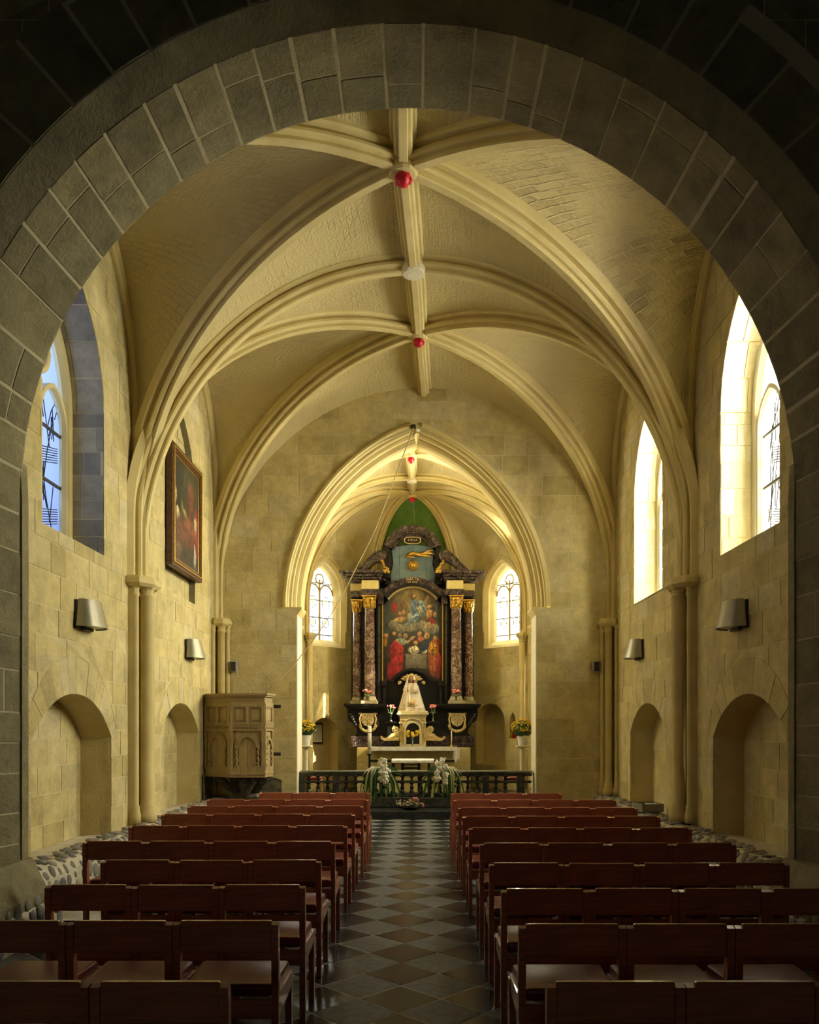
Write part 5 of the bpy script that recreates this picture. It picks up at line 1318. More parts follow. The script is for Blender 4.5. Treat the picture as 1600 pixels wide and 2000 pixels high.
# ------------------------------------------------------------------ flowers and vases
def leaf_strip(mb, pts, w, fold=.25, n=None):
    """a long leaf along pts with half width w(t)"""
    pts = [Vector(p) for p in pts]; vs = []; m = len(pts)
    for i, p in enumerate(pts):
        T = (pts[min(i+1, m-1)]-pts[max(i-1, 0)]).normalized(); s = T.cross(Vector((0, -1, .3))).normalized(); t = i/(m-1)
        ww = w*max(.02, math.sin(PI*min(.98, t*.92+.06)))
        vs += [p-s*ww, p+Vector((0, -1, 0))*-ww*fold, p+s*ww]
    fs = []
    for i in range(m-1): fs += [(3*i, 3*i+1, 3*i+4, 3*i+3), (3*i+1, 3*i+2, 3*i+5, 3*i+4)]
    mb.add(vs, fs, True)
def carnations(name, x, y, z, label, hgt=.26, n=9, spread=.11, rr=None):
    rr = rr or random.Random(int(abs(x*1000)+z*100))
    v = empty(name, (x, y, z), label=label, cat='flowers', group='vases of pink carnations on the altar')
    b = MB(); b.lathe([(.03, 0), (.032, .01), (.014, .03), (.016, .10), (.026, .17), (.036, .2), (.032, .2), (.012, .05)], (0, 0, 0), 12); b.build('vase', M['vase_glass'], v)
    bs = MB()
    for k in range(n):
        a = 2*PI*k/n+rr.uniform(-.3, .3); q = spread*math.sqrt(rr.uniform(.08, 1)); h = hgt+rr.uniform(-.02, .05)
        hx, hy = q*math.cos(a), q*math.sin(a)*.7
        bs.tube([(hx*.1, hy*.1, .12), (hx*.5, hy*.5, .2), (hx, hy, h)], .004, 4)
        f = MB(); f.blob((hx, hy, h+.012), .034, .034, .024, 8, 5, .35); f.build('blossom', M['pink'], v)
    for k in range(5):
        a = rr.uniform(0, 2*PI); leaf_strip(bs, [(0, 0, .17), (.05*math.cos(a), .05*math.sin(a), .22), (.11*math.cos(a), .09*math.sin(a), .2)], .008)
    bs.build('stems', M['stem'], v); return v
ledge_z = AZ(1375)+.002
carnations('carnation_vase', AX(719, YA-.22), YA-.24, ledge_z, 'pink carnations in a vase before the left inner column')
carnations('carnation_vase', AX(891, YA-.22), YA-.24, ledge_z, 'pink carnations in a vase before the right inner column')
# small brackets for the two lower vases are the altar's dado ledge
for s, lab in ((-1, 'pink carnations in a tall vase left of the statue'), (1, 'pink carnations in a tall vase right of the statue')):
    px = 764 if s < 0 else 846
    zs = AZ(1409, 19.2)
    b = MB(); b.box(AX(px, 19.2)-.13, AX(px, 19.2)+.13, 19.12, 19.42, zs-.05, zs, .01); b.box(AX(px, 19.2)-.09, AX(px, 19.2)+.09, 19.2, 19.42, AZ(1440), zs-.05); AB(b, 'vase_bracket', 'ebony')
    carnations('carnation_vase', AX(px, 19.2), 19.22, zs+.001, lab, .32, 8, .10)
# yellow flowers in front of the tabernacle
v = empty('yellow_bouquet', (AX(806, 18.85), 18.85, AZ(1459, 18.8)+.012), label='yellow flowers in a slim vase before the tabernacle door', cat='flowers')
b = MB(); b.lathe([(.025, 0), (.028, .01), (.016, .03), (.018, .18), (.028, .24), (.024, .24), (.012, .05)], (0, 0, 0), 10); b.build('vase', M['vase_glass'], v)
bs = MB(); rr = random.Random(21)
for k in range(17):
    x, z = rr.uniform(-.16, .17), .27+rr.uniform(-.03, .10)
    bs.tube([(0, 0, .15), (x*.4, 0, .24), (x, rr.uniform(-.06, .04), z)], .004, 4)
    f = MB(); c = (x, rr.uniform(-.07, .03), z)
    for q in range(6):
        a = 2*PI*q/6; f.blob((c[0]+.018*math.cos(a), c[1]-.006, c[2]+.018*math.sin(a)), .016, .008, .016, 5, 3, .3)
    f.blob(c, .012, .014, .012, 5, 3); f.build('blossom', M['yellow'], v)
bs.build('stems', M['stem'], v)

# white lily arrangements hanging at both ends of the table
YTB = 17.2
tb = empty('altar_table', (AX(806, YTB), YTB, .16), label='narrow black table with white runner behind the communion rail', cat='table')
zt_ = AZ(1484, YTB)
b = MB(); b.box(AX(722, YTB), AX(888, YTB), YTB-.02, YTB+.5, zt_-.045, zt_, .006); rel(b, 'tabletop', 'ebony', tb)
b = MB(); b.grid(lambda u, v: (AX(765, YTB)+(AX(848, YTB)-AX(765, YTB))*u, YTB+.5-(.525*min(1, v*1.25)), zt_+.004-(max(0, v-.8)*.32+.006*math.sin(u*30)*(v > .8))), 24, 10); rel(b, 'runner', 'cloth', tb)
for px in (767.7, 786, 818.6, 838):
    for yy in (YTB+.03, YTB+.42):
        b = MB(); b.box(AX(px, YTB)-.027, AX(px, YTB)+.027, yy, yy+.05, .16, zt_-.045); rel(b, 'leg', 'ebony', tb)
b = MB(); b.box(AX(786, YTB), AX(819, YTB), YTB+.04, YTB+.45, zt_-.20, zt_-.17); b.box(AX(786, YTB), AX(819, YTB), YTB+.04, YTB+.45, zt_-.12, zt_-.105); rel(b, 'shelf', 'ebony', tb)
# candles
c = empty('paschal_candle', (AX(722, 17.9), 17.9, .16), label='tall thick cream candle with dark bands left of the mensa', cat='candle')
b = MB(); b.lathe([(.15, 0), (.15, .02), (.04, .05), (.025, .1), (.025, .89), (.06, .92), (.06, .94), (.0, .94)], (0, 0, 0), 14); b.build('stand', M['dark_metal'], c)
zc_ = .942; b = MB(); b.lathe([(.041, zc_), (.041, AZ(1419, 17.9)-.16), (.03, AZ(1418, 17.9)-.16), (.0, AZ(1418, 17.9)-.16)], (0, 0, 0), 14); b.build('wax', M['wax'], c)
for py in (1431.5, 1462): b = MB(); z = AZ(py, 17.9)-.16; b.lathe([(.0425, z), (.0425, z+.016)], (0, 0, 0), 14); b.build('band', M['hair'], c)
b = MB(); b.tube([(0, 0, AZ(1418, 17.9)-.16), (0, 0, AZ(1416, 17.9)-.16)], .003, 4); b.build('wick', M['ink'], c)
c = empty('taper', (AX(882.5, 18.6), 18.75, AZ(1459, 18.8)+.012), label='thin white taper standing on the right end of the mensa', cat='candle')
b = MB(); b.lathe([(.04, 0), (.04, .01), (.012, .025), (.012, .04), (.018, .05), (.0, .05)], (0, 0, 0), 10); b.build('holder', M['gold'], c)
b = MB(); b.tube([(0, 0, .05), (.003, 0, .2), (.0, 0, .36)], .011, 8); b.build('wax', M['wax'], c)

M['pale_wood'] = mat('pale_wood', (.46, .29, .10), .4, (.36, .21, .07), 8, stretch=(8, 8, 1))
M['pink_dull'] = mat('pink_dull', (.36, .10, .10), .7, (.45, .2, .16), 50)
# ------------------------------------------------------------------ communion rail
M['rail_highlight'] = mat('slab_highlight', (.16, .16, .11), .4, (.10, .10, .07), 8)  # slab coloured paler than the rail to paint a highlight along its top
YR = 15.78; KR = YR/FPX
cr = empty('communion_rail', (AX(811, YR), YR, .16), label='dark marble communion rail with turned balusters across the chancel arch', cat='railing')
zt, zm, zb = AZ(1505, YR), AZ(1526, YR), .42
b = MB(); b.box(-2.2, 2.25, YR-.14, YR+.14, zt-.03, zt, .01); rel(b, 'top_slab', 'rail_highlight', cr)
b = MB(); b.box(-2.19, 2.24, YR-.10, YR+.10, zt-.10, zt-.045); rel(b, 'top_rail', 'marble_rail', cr)
b = MB(); b.box(-2.19, 2.24, YR-.06, YR+.06, zm-.03, zm+.015, .008); rel(b, 'mid_rail', 'marble_rail', cr)
b = MB(); b.box(-2.19, 2.24, YR-.10, YR+.10, .35, zb, .01); rel(b, 'bottom_rail', 'marble_rail', cr)
b = MB(); b.box(-2.19, 2.24, YR-.22, YR+.16, .16, .35, .012); rel(b, 'plinth', 'marble_rail', cr)
posts = [(592, 9), (658, 13), (731, 11), (880, 11), (948, 13), (1017, 14)]
for (px, w) in posts:
    x = AX(px, YR); h = w*KR/2
    b = MB(); b.box(x-h, x+h, YR-.115, YR+.115, zb, zm-.03, .006); b.box(x-h*.7, x+h*.7, YR-.13, YR-.11, zb+.04, zm-.06); b.box(x-h, x+h, YR-.115, YR+.115, zm+.015, zt-.1, .006); b.box(x-h*1.05, x+h*1.05, YR-.12, YR+.12, zm-.03, zm+.015); rel(b, 'post', 'marble_rail', cr)
px = 603.0
me_b = None
while px < 1010:
    if min(abs(px-p[0])-p[1]/2 for p in posts) > 5:
        x = AX(px, YR); hh = zm-.03-zb
        b = MB(); b.lathe([(.05, zb), (.05, zb+.03), (.03, zb+.05), (.034, zb+.07), (.022, zb+.09), (.045, zb+hh*.42), (.026, zb+hh*.72), (.02, zb+hh*.84), (.04, zb+hh*.9), (.04, zb+hh)], (x, YR, 0), 10); rel(b, 'baluster', 'marble_rail', cr)
        b = MB(); b.lathe([(.03, zm+.015), (.018, zm+.05), (.03, zm+.08), (.075, zt-.1)], (x, YR, 0), 10); rel(b, 'spindle', 'marble_rail', cr)
    px += 18.3
def lilies(px, label, seed, flip):
    rr = random.Random(seed); x0, y0, z0 = AX(px, YR), YR+.02, zt+.002
    v = empty('lily_arrangement', (x0, y0, z0), label=label, cat='flowers', group='white lily arrangements on the rail')
    b = MB(); b.lathe([(.07, 0), (.08, .02), (.06, .05), (.0, .06)], (0, 0, 0), 10); b.build('bowl', M['ebony'], v)
    lv = MB()
    for k in range(15):
        a = PI*(.05+.9*k/14)+rr.uniform(-.15, .15); L = rr.uniform(.16, .42)
        p = [(0, -.05, .05), (L*.6*math.cos(a)*1.2, -.16-rr.uniform(0, .06), .04+rr.uniform(.02, .12)*math.sin(a)), (L*1.0*math.cos(a), -.2, -.10-.45*rr.random())]
        q = MB(); leaf_strip(q, [Vector(p[0]).lerp(Vector(p[1]), t/4)*(1-t/8)+Vector(p[1]).lerp(Vector(p[2]), t/4)*(t/8) if t < 8 else p[2] for t in range(9)], rr.uniform(.010, .030)); q.build('leaf', M['leaf'] if k % 4 else M['pale_leaf'], v)
    # one broad leaf towards the middle of the table
    q = MB(); leaf_strip(q, [(0, -.06, .06), (flip*.14, -.10, .07), (flip*.28, -.14, .0), (flip*.42, -.16, -.09)], .055); q.build('broad_leaf', M['leaf'], v)
    for k in range(9):
        x = -flip*rr.uniform(.03, .30); L = rr.uniform(.25, .68)
        q = MB(); leaf_strip(q, [(x*.3, -.08, .04), (x*.8, -.2, .03), (x, -.25, -.15), (x*1.05, -.26, -.15-L*.6), (x*1.0, -.26, -.15-L)], rr.uniform(.008, .016)); q.build('grass_blade', M['pale_leaf'] if k % 2 else M['leaf'], v)
    q = MB()
    for k in range(40):
        x, z = rr.uniform(-.16, .18)-flip*.03, -.25-rr.random()*.32
        q.blob((x, -.22+rr.uniform(-.04, .04), z), rr.uniform(.01, .03), .012, rr.uniform(.02, .04), 5, 3, .4)
    tag(q.build('fern', M['leaf'], v), kind='stuff')
    for k in range(10):
        x, z = flip*(.08+rr.uniform(-.10, .07)), .17-.36*k/9+rr.uniform(-.03, .03)
        f = MB(); c = Vector((x, -.24+rr.uniform(-.03, .03), z))
        for q_ in range(5):
            a = 2*PI*q_/5+rr.random(); f.blob((c.x+.035*math.cos(a), c.y+rr.uniform(-.02, .02), c.z+.035*math.sin(a)), rr.uniform(.024, .04), .016, rr.uniform(.024, .042), 6, 4, .5)
        f.blob(c+Vector((0, -.012, 0)), .016, .014, .016, 5, 3); f.build('white_flower', M['white_petal'], v)
    for k in range(4):
        x = -flip*(.10+.055*k); q = MB(); leaf_strip(q, [(0, -.1, .07), (x*.6, -.2, .08), (x, -.24, .01), (x*1.25, -.25, -.09)], .010); q.build('white_bud', M['white_petal'], v)
    for k in range(3):
        f = MB(); f.blob((flip*.02+rr.uniform(-.05, .05), -.06, .17+.03*k), .03, .025, .025, 6, 4, .3); f.build('cream_flower', M['pale_leaf'], v)
    return v
lilies(744, 'white lily arrangement with trailing leaves on the communion rail left of its middle', 3, 1)
lilies(868, 'white lily arrangement with trailing leaves on the communion rail right of its middle', 4, -1)

# stools behind the rail
for (x, lab) in ((-2.02, 'wooden stool with red cushion behind the left end of the communion rail'), (1.90, 'wooden stool with red cushion behind the right end of the communion rail')):
    o = empty('stool', (x, 16.28, .161), label=lab, cat='stool', group='stools behind the communion rail')
    b = MB(); b.box(-.17, .17, -.14, .14, .48, .54, .02); b.build('cushion', M['vinyl'], o)
    b = MB(); b.box(-.165, .165, -.135, .135, .42, .48, .004); b.build('frame', M['pale_wood'], o)
    for sx in (-1, 1):
        for sy in (-1, 1):
            b = MB(); b.box(sx*.145-.018, sx*.145+.018, sy*.115-.018, sy*.115+.018, 0, .42); b.build('leg', M['pale_wood'], o)
# flowers on the step
v = empty('step_bouquet', (AX(801, 15.2), 15.18, .16), label='low spray of pink and cream flowers on the step before the rail', cat='flowers')
rr = random.Random(31); b = MB(); b.lathe([(.05, 0), (.12, .03), (.13, .06), (.0, .06)], (0, 0, 0), 12, sx=1.7); b.build('dish', M['ebony'], v)
lf = MB()
for k in range(22):
    a = rr.uniform(0, 2*PI); r0 = rr.uniform(.12, .26); leaf_strip(lf, [(0, 0, .05), (r0*.6*math.cos(a), -.03+r0*.4*math.sin(a), .12), (r0*1.1*math.cos(a), r0*.5*math.sin(a), .06)], .014)
tag(lf.build('foliage', M['leaf'], v), kind='stuff')
sm = MB()
for k in range(90): sm.blob((rr.uniform(-.26, .2), rr.uniform(-.12, .02), .08+rr.uniform(0, .13)*(1-.5*rr.random())), .013, .012, .012, 5, 3, .3)
tag(sm.build('small_blossoms', M['cream'], v), kind='stuff')
for (x, z, r) in ((.07, .20, .035), (.11, .20, .038), (.14, .18, .032), (.09, .17, .03), (.22, .10, .035), (.24, .07, .03), (-.05, .13, .022), (.03, .14, .024), (-.12, .12, .02)):
    f = MB(); f.blob((x, -.06, z), r, r*.7, r, 9, 6, .3); f.build('pink_blossom', M['pink_dull'] if 'pink_dull' in M else M['pink'], v)

# ------------------------------------------------------------------ pots of chrysanthemums on white pedestals
def chrys(px, py, r, lab, labp, sgn):
    d = 16.75; x = AX(px, d); zsh = AZ(1456, d)
    p = empty('plant_pedestal', (x, d, .16), label=labp, cat='pedestal', group='white pedestals beside the chancel arch')
    b = MB(); b.box(-.13, .13, -.13, .13, zsh-.16-.035, zsh-.16, .006); b.build('top', M['white_paint'], p)
    b = MB(); b.lathe([(.06, .05), (.05, .1), (.05, zsh-.16-.08), (.07, zsh-.16-.035)], (0, 0, 0), 14); b.build('shaft', M['white_paint'], p)
    b = MB(); b.box(-.1, .1, -.1, .1, 0, .05, .008); b.build('base', M['white_paint'], p)
    v = empty('chrysanthemum', (x, d, zsh+.001), label=lab, cat='potted plant', group='potted chrysanthemums')
    b = MB(); prof = [(.085, 0), (.10, .12), (.115, .2), (.12, .21), (.105, .205), (.0, .19)]
    b.lathe(prof, (0, 0, 0), 16, smooth=False); b.build('pot', M['white_marble'], v)
    rr = random.Random(int(px)); lf = MB(); lf.blob((0, 0, .34), r*.9, r*.9, r*.75, 14, 9, .2); tag(lf.build('foliage', M['leaf'], v), kind='stuff')
    lf2 = MB()
    for k in range(60):
        a, q = rr.uniform(0, 2*PI), rr.uniform(-.2, .6); c_ = math.sqrt(max(0, 1-q*q))
        leaf_strip(lf2, [(r*.8*c_*math.cos(a), r*.8*c_*math.sin(a), .34+r*.6*q), (r*1.05*c_*math.cos(a), r*1.05*c_*math.sin(a), .33+r*.75*q), (r*1.12*c_*math.cos(a), r*1.12*c_*math.sin(a), .30+r*.75*q)], .018)
    tag(lf2.build('leaves', M['leaf'], v), kind='stuff')
    bl = MB()
    for k in range(230):
        q = rr.uniform(-.25, 1); a = rr.uniform(0, 2*PI); c_ = math.sqrt(max(0, 1-q*q)); rr_ = rr.uniform(.95, 1.05)
        bl.blob((r*rr_*c_*math.cos(a), r*rr_*c_*math.sin(a), .34+r*.85*rr_*q), .018, .018, .013, 6, 3, .35)
    tag(bl.build('blossoms', M['yellow'], v), kind='stuff')
chrys(597, 1418, .20, 'yellow chrysanthemum in a white pot at the left chancel jamb', 'white pedestal at the left chancel jamb', -1)
chrys(1021, 1420, .23, 'yellow chrysanthemum in a white pot at the right chancel jamb', 'white pedestal at the right chancel jamb', 1)
# red votive glass in the small pointed niche, notice board in the left niche
def fbox(fn, u0, u1, v0, v1, h0, h1):
    mb = MB(); vs = [fn(u, v, h) for h in (h0, h1) for v in (v0, v1) for u in (u0, u1)]
    mb.add(vs, [(0, 2, 3, 1), (4, 5, 7, 6), (0, 1, 5, 4), (2, 6, 7, 3), (0, 4, 6, 2), (1, 3, 7, 5)]); return mb
p_ = fAR(.45, 1.405, -.06)
c = empty('votive_light', p_, label='dark red votive glass in the small pointed niche right of the altar', cat='lamp')
b = MB(); b.lathe([(.04, 0), (.05, .02), (.052, .13), (.058, .15), (.05, .15), (.044, .03), (.0, .03)], (0, 0, 0), 14); b.build('glass', M['red_glass'], c)
b = MB(); b.lathe([(.03, .03), (.03, .07), (.0, .07)], (0, 0, 0), 10); b.build('candle', M['wax'], c)
un = Lc-.62
nb = empty('notice_board', fAL(un+.02, 1.27, -.28), label='framed white notice hanging in the niche left of the altar', cat='notice'); no = Vector(nb.location)
def relv(mb, name, m, root):
    o = mb.build(name, M[m], root)
    for v in o.data.vertices: v.co = v.co - root.location
    return o
relv(fbox(fAL, un-.15, un+.19, 1.27, 1.77, -.285, -.265), 'frame', 'ebony', nb); relv(fbox(fAL, un-.12, un+.16, 1.305, 1.735, -.265, -.262), 'sheet', 'paper', nb)
for k in range(14): relv(fbox(fAL, un-.09, un+.13-.03*(k % 3), 1.68-.025*k, 1.684-.025*k, -.262, -.2605), 'print_line', 'carton', nb)

# ------------------------------------------------------------------ wall lamps
def wall_lamp(sgn, y, label):
    z = 2.84; o = empty('wall_lamp', (sgn*(XW-.012), y, z), label=label, cat='lamp', group='metal wall lamps')
    n = 18
    def P(t, v, k=1.0):      # half-ellipse plan, flaring downwards
        a = PI*t; hw = (.215+.06*(1-v)) * k; dp = (.15+.075*(1-v))*k
        return (-sgn*(.035+math.sin(a)**.8*dp), -math.cos(a)*hw, .31*v)
    b = MB(); b.grid(lambda u, v: P(u, v), n, 5); b.grid(lambda u, v: P(u, v, .97), n, 5)
    b.add([P(i/n, e, k) for e in (0, 1) for k in (1, .97) for i in range(n+1)], [(e*2*(n+1)+i, e*2*(n+1)+i+1, e*2*(n+1)+n+1+i+1, e*2*(n+1)+n+1+i) for e in (0, 1) for i in range(n)]); shd = b.build('shade', M['steel'], o)
    b = MB(); x0, x1 = sorted((0, -sgn*.03)); b.box(x0, x1, -.235, .235, -.02, .30, .004); b.build('back_plate', M['dark_metal'], o)
    b = MB(); x0, x1 = sorted((-sgn*.02, -sgn*.06)); b.box(x0, x1, -.10, .10, -.03, .05); b.build('mount', M['dark_metal'], o)
    b = MB(); pp = [P(i/n, .02, .80) for i in range(n+1)]; b.add([(p[0], p[1], .012) for p in pp], [tuple(range(n+1))]); b.build('diffuser', M['frost'], shd)
wall_lamp(-1, 9.40, 'metal wall lamp on the left wall beneath the stained-glass window')
wall_lamp(-1, 13.70, 'metal wall lamp on the left wall beneath the framed painting')
wall_lamp(1, 9.40, 'metal wall lamp on the right wall nearest the camera')
wall_lamp(1, 13.70, 'metal wall lamp on the right wall between the wall shafts')

# loudspeakers and socket on the end wall
for (x, lab) in ((-3.40, 'small grey loudspeaker on the end wall above the pulpit'), (3.40, 'small grey loudspeaker on the end wall beside the right corner shafts')):
    o = empty('loudspeaker', (x, Y2-.02, 2.72), label=lab, cat='loudspeaker', group='small loudspeakers')
    b = MB(); b.box(-.065, .065, -.12, -.01, 0, .20, .012); cs_ = b.build('case', M['grey_plastic'], o)
    b = MB(); b.box(-.05, .05, -.126, -.119, .015, .185, .002); b.build('grille', M['dark_metal'], cs_)
    b = MB(); b.box(-.02, .02, -.03, .012, .07, .13); b.build('bracket', M['dark_metal'], o)
o = empty('wall_socket', (3.38, Y2-.012, .37), label='white wall socket low on the end wall', cat='socket')
b = MB(); b.box(-.04, .04, -.012, .0, -.04, .04, .004); plt_ = b.build('plate', M['white_paint'], o)
b = MB(); b.lathe([(.02, 0), (.022, .003), (.0, .003)], (0, 0, 0), 12); q = b.build('outlet', M['carton'], plt_); q.rotation_euler = (PI/2, 0, 0); q.location = (0, -.0115, 0)

# rope from the hook above the chancel arch to the pulpit
rp = [(807, 828), (799, 860), (783, 902), (767.5, 944), (752, 986), (736, 1028), (721, 1060), (704.5, 1091), (679, 1143), (652, 1192), (617, 1244), (578, 1294), (549, 1326), (522, 1353)]
rpp = [(AX(x, 15.22), 15.22, AZ(y, 15.22)) for x, y in rp]; rpp[0] = (rpp[0][0], 15.36, rpp[0][2]); rpp[-1] = (rpp[-1][0], 15.05, rpp[-1][2])
o = empty('rope', rpp[0], label='thin slack rope from a hook above the chancel arch down to the pulpit', cat='rope')
b = MB(); b.tube(rpp, .009, 6); relv(b, 'cord', 'rope', o)
b = MB(); b.box(rpp[0][0]-.04, rpp[0][0]+.05, 15.32, 15.45, rpp[0][2]-.01, rpp[0][2]+.03); b.tube([(rpp[0][0], 15.34, rpp[0][2]), (rpp[0][0]-.02, 15.33, rpp[0][2]-.05), (rpp[0][0]-.01, 15.34, rpp[0][2]-.09)], .01, 5); relv(b, 'hook', 'dark_metal', o)

# ------------------------------------------------------------------ pulpit
pu = empty('pulpit', (-3.1, 14.8, .40), label='carved oak pulpit on dark timber brackets in the left corner', cat='pulpit')
PZ0_, PZ1_ = .84, 2.28
PP = [(-3.74, 14.62), (-3.216, 14.30), (-2.617, 14.30), (-2.56, 14.74), (-2.75, 15.38), (-3.74, 15.38)]
def shrink(k):
    cx, cy = -3.15, 14.95; return [(cx+(x-cx)*k if x > -3.7 else x, cy+(y-cy)*k if y < 15.3 else y) for x, y in PP]
b = MB(); b.prism(ccw(shrink(.97)), 'z', PZ0_, PZ1_-.02); rel(b, 'body', 'oak', pu)
for (k, z0, z1, m) in ((1.10, PZ1_-.035, PZ1_, 'oak_dark'), (1.06, PZ1_-.06, PZ1_-.035, 'oak'), (1.0, PZ1_-.16, PZ1_-.06, 'oak_dark'), (1.03, PZ1_-.185, PZ1_-.16, 'oak'), (1.02, PZ0_+.06, PZ0_+.10, 'oak'), (1.04, PZ0_+.02, PZ0_+.06, 'oak'), (1.02, PZ0_-.03, PZ0_+.02, 'oak_dark')):
    b = MB(); b.prism(ccw(shrink(k)), 'z', z0, z1); rel(b, 'moulding', m, pu)
for fi in range(3):
    a, c = Vector((*PP[fi], 0)), Vector((*PP[fi+1], 0)); L = (c-a).length; d_ = (c-a)/L; nn = Vector((d_.y, -d_.x, 0))
    f = lambda u, v, h: tuple(a+d_*u+nn*(h-.012)+Vector((0, 0, v)))
    def fb(name, m, u0, u1, v0, v1, h0, h1): rel(fbox(f, u0, u1, v0, v1, h0, h1), name, m, pu)
    e = .05
    fb('stile', 'oak', .0, e, PZ0_+.1, PZ1_-.18, 0, .03); fb('stile', 'oak', L-e, L, PZ0_+.1, PZ1_-.18, 0, .03)
    zs = [PZ0_+.10, PZ0_+.15, PZ0_+.80, PZ0_+.90, PZ1_-.23, PZ1_-.18]
    fb('rail', 'oak', e, L-e, zs[0], zs[1], 0, .028); fb('carved_frieze', 'oak_dark', e, L-e, zs[2], zs[3], 0, .026); fb('rail', 'oak', e, L-e, zs[2]-.015, zs[2], 0, .034); fb('rail', 'oak', e, L-e, zs[3], zs[3]+.02, 0, .034); fb('rail', 'oak', e, L-e, zs[4], zs[5], 0, .028)
    # upper pair of panels
    m_ = L/2
    if L > .5:
        fb('muntin', 'oak', m_-.022, m_+.022, zs[3]+.02, zs[4], 0, .028); halves = ((e, m_-.022), (m_+.022, L-e))
    else: halves = ((e, L-e),)
    for (u0, u1) in halves:
        for (ins, h) in ((.018, .018), (.038, .008)):
            for (p0, p1, q0, q1) in ((u0+ins-.014, u1-ins+.014, zs[3]+.02+ins-.014, zs[3]+.02+ins), (u0+ins-.014, u1-ins+.014, zs[4]-ins, zs[4]-ins+.014), (u0+ins-.014, u0+ins, zs[3]+.02+ins, zs[4]-ins), (u1-ins, u1-ins+.014, zs[3]+.02+ins, zs[4]-ins)):
                fb('panel_moulding', 'oak_dark', p0, p1, q0, q1, 0, h+.004)
        fb('panel', 'oak', u0+.045, u1-.045, zs[3]+.07, zs[4]-.05, 0, .010)
    # carved blind arch
    aw_ = min(.17, m_-e-.05); zsp = PZ0_+.52
    for k in range(14):
        t0, t1 = PI*k/14, PI*(k+1)/14
        for (r0, r1, h, mm) in ((aw_, aw_+.05, .024, 'oak_dark'), (aw_-.02, aw_, .034, 'oak')):
            mb = MB(); q = [(m_+r0*math.cos(t0), zsp+r0*math.sin(t0)), (m_+r1*math.cos(t0), zsp+r1*math.sin(t0)), (m_+r1*math.cos(t1), zsp+r1*math.sin(t1)), (m_+r0*math.cos(t1), zsp+r0*math.sin(t1))]
            mb.add([f(x, y, h) for x, y in q] + [f(x, y, 0) for x, y in q], [(0, 1, 2, 3), (0, 4, 5, 1), (1, 5, 6, 2), (2, 6, 7, 3), (3, 7, 4, 0)]); rel(mb, 'arch_voussoir', mm, pu)
    for s in (-1, 1):
        u = m_+s*(aw_+.018)
        mb = MB(); mb.tube([f(u+.012*math.cos(k*1.3), PZ0_+.17+k*(zsp-PZ0_-.2)/16, .018+.010*math.sin(k*1.3)) for k in range(17)], .016, 6); rel(mb, 'twisted_pilaster', 'oak_dark', pu)
        fb('pilaster_cap', 'oak', u-.032, u+.032, zsp-.03, zsp, 0, .04); fb('pilaster_base', 'oak', u-.034, u+.034, PZ0_+.15, PZ0_+.175, 0, .04)
    for s in (-1, 1): fb('board', 'oak', *sorted((m_+s*.003, m_+s*(aw_-.02))), PZ0_+.15, zsp+.02, 0, .006)
    mb = MB(); rr = random.Random(fi)
    for k in range(int(L/.035)): mb.blob(f(e+.02+k*.035*(L-2*e-.04)/max(.1, L-2*e-.02), zs[2]+.05, .028), .014, .014, .03, 5, 3, .3)
    tag(rel(mb, 'carving', 'oak_dark', pu), kind='stuff')
for z in (2.06, 1.20):
    b = MB(); b.box(-2.58, -2.42, 14.80, 14.83, z-.03, z+.03, .004); rel(b, 'iron_hinge', 'dark_metal', pu)
for (p0, p1, r0, r1) in (((-3.52, 14.55, .82), (-3.14, 14.95, .40), .075, .07), ((-3.0, 14.42, .82), (-3.06, 14.9, .38), .11, .08), ((-2.66, 14.6, .82), (-2.98, 14.95, .40), .075, .07)):
    b = MB(); b.tube([Vector(p0).lerp(Vector(p1), t/6)+Vector((R.uniform(-.015, .015), R.uniform(-.015, .015), 0)) for t in range(7)], [r0+(r1-r0)*t/6 for t in range(7)], 7, smooth=False); rel(b, 'timber_bracket', 'timber', pu)
b = MB(); b.box(-3.3, -2.8, 14.75, 15.2, .38, .5, .05); rel(b, 'corbel', 'rubble', pu)
# rough wall behind the brackets
b = MB(); b.grid(lambda u, v: (-3.76+1.25*u, Y2-.03-.02*noise.noise(Vector((u*9, v*7, 1))), .36+.50*v*(1-.75*max(0, u-.55))), 24, 12)
b.grid(lambda u, v: (-XW+.03+.02*noise.noise(Vector((u*9, v*7, 3))), 14.5+.95*u, .36+.5*v), 20, 10); b.build('rubble_patch', M['rubble'], wall_left)

# ------------------------------------------------------------------ framed painting on the left wall
pa = empty('framed_painting', (-XW+.03, 13.285, 4.17), label='tall dark painting in a brown and gilt frame on the left wall', cat='painting')
yA, yB, zA, zB = 12.44, 14.13, 4.17, 6.06
for (i0, i1, x1, m) in ((0, .05, .10, 'frame_brown'), (.05, .075, .12, 'gold'), (.075, .125, .09, 'frame_brown'), (.125, .145, .075, 'gold')):
    for (y0, y1, z0, z1) in ((yA+i0, yB-i0, zA+i0, zA+i1), (yA+i0, yB-i0, zB-i1, zB-i0), (yA+i0, yA+i1, zA+i1, zB-i1), (yB-i1, yB-i0, zA+i1, zB-i1)):
        b = MB(); b.box(-XW+.02, -XW+.02+x1, y0, y1, z0, z1, .003); rel(b, 'frame_moulding', m, pa)
sp = []
def s2(u, v, ru, rv, c, an=0, soft=.3, fold=.2): sp.append((u, v, ru, rv, an, c, soft, fold))
s2(.18, .72, .12, .26, (.02, .022, .018)); s2(.70, .70, .14, .22, (.16, .06, .035)); s2(.68, .90, .06, .07, (.42, .26, .10)); s2(.80, .62, .05, .22, (.10, .11, .07)); s2(.70, .80, .30, .22, (.06, .06, .03)); s2(.70, .68, .13, .18, (.17, .055, .03))
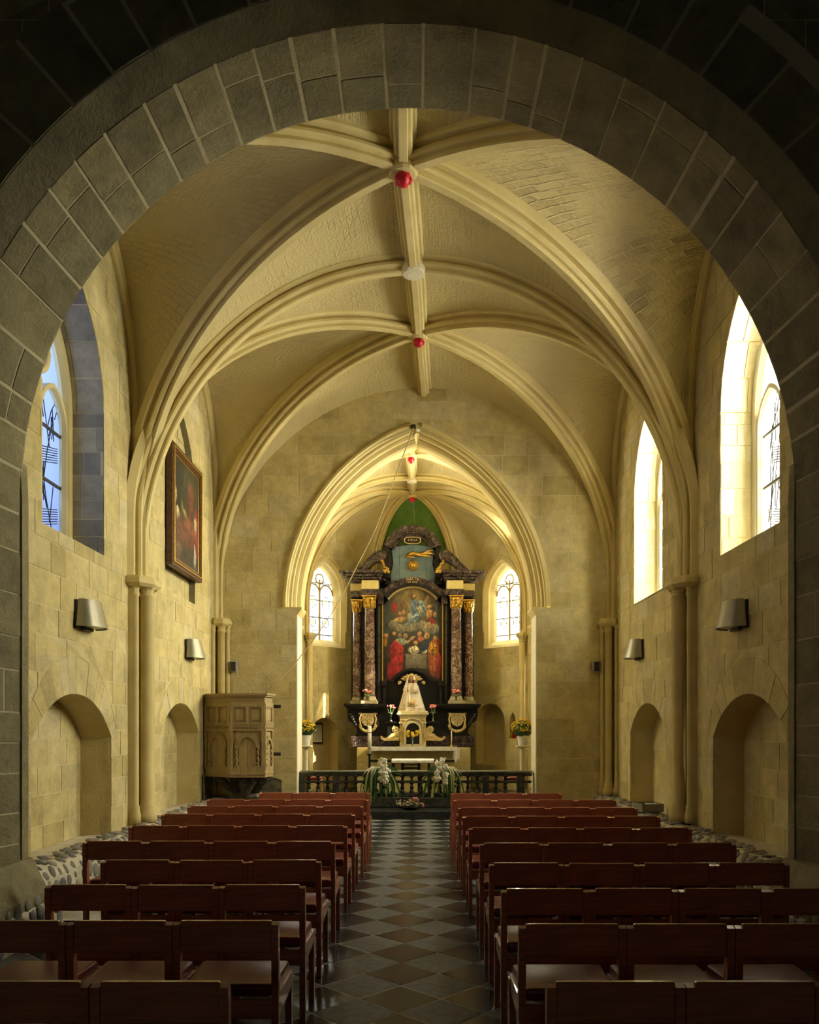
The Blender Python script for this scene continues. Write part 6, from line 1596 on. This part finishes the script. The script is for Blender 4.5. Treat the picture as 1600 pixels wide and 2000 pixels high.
s2(.18, .45, .06, .07, (.62, .50, .26)); s2(.10, .62, .04, .08, (.42, .32, .12)); s2(.42, .52, .12, .03, (.34, .28, .10), -.4); s2(.24, .22, .14, .24, (.13, .05, .03)); s2(.62, .34, .24, .16, (.20, .07, .035)); s2(.92, .38, .09, .26, (.30, .05, .05)); s2(.86, .14, .04, .12, (.55, .5, .38)); s2(.88, .46, .04, .08, (.5, .38, .2)); s2(.5, .10, .30, .07, (.04, .03, .02)); s2(.22, .12, .1, .06, (.18, .10, .05))
canvas('canvas', pa, lambda u, v: True, lambda u, v: (-XW+.085-pa.location.x, yA+.135+(yB-yA-.27)*u-pa.location.y, zA+.135+(zB-zA-.27)*v-pa.location.z), 60, 70, lambda u, v: (.05, .038, .02), sp, .03, 3)

# ------------------------------------------------------------------ carton of booklets on the right bench, things on the floor at left
bx_ = empty('carton', (3.56, 12.45, .425), rz=.12, label='open grey carton on the cobbled bench by the right far niche', cat='box')
for (x0, x1, y0, y1) in ((-.17, .17, -.20, -.194), (-.17, .17, .194, .2), (-.17, -.164, -.194, .194), (.164, .17, -.194, .194)):
    b = MB(); b.box(x0, x1, y0, y1, 0, .12); b.build('side', M['carton'], bx_)
b = MB(); b.box(-.164, .164, -.194, .194, 0, .006); b.build('bottom', M['carton'], bx_)
for k in range(4):
    b = MB(); b.box(-.01, .13, -.15, .08, 0, .024, .002); o = b.build('booklet', M['paper'] if k % 2 else M['grey_plastic'])
    o.location = (3.555+R.uniform(-.004, .004), 12.46+R.uniform(-.006, .006), .433+.0255*k+(.05 if k > 2 else 0)*0); o.rotation_euler = (0, 0, .12+R.uniform(-.04, .04)); tag(o, ['white booklet at the bottom of the pile in the carton', 'second booklet from the bottom in the carton', 'third booklet from the bottom in the carton', 'topmost booklet of the pile in the carton'][k] if False else ['grey booklet lowest in the open carton', 'white booklet above the lowest one in the open carton', 'grey booklet below the top one in the open carton', 'white booklet topmost in the open carton'][k], 'booklet', 'booklets in the carton')
b = MB(); b.grid(lambda u, v: (-3.30+.62*u, 7.15+.62*v, .02+.16*abs(noise.noise(Vector((u*3.1, v*3.3, 2))))*(1-abs(2*u-1)**3)*(1-abs(2*v-1)**3)+.004), 26, 26, smooth=False); o = b.build('plastic_sheet', M['cloth']); tag(o, 'crumpled white plastic sheet on the floor by the left cobbled footing', 'sheet')
b = MB(); b.box(-.13, .13, -.16, .16, 0, .012, .003); o = b.build('folder', M['blue']); o.location = (-2.53, 7.25, .002); o.rotation_euler = (0, 0, .5); tag(o, 'blue folder on the floor beside the white plastic sheet', 'folder')
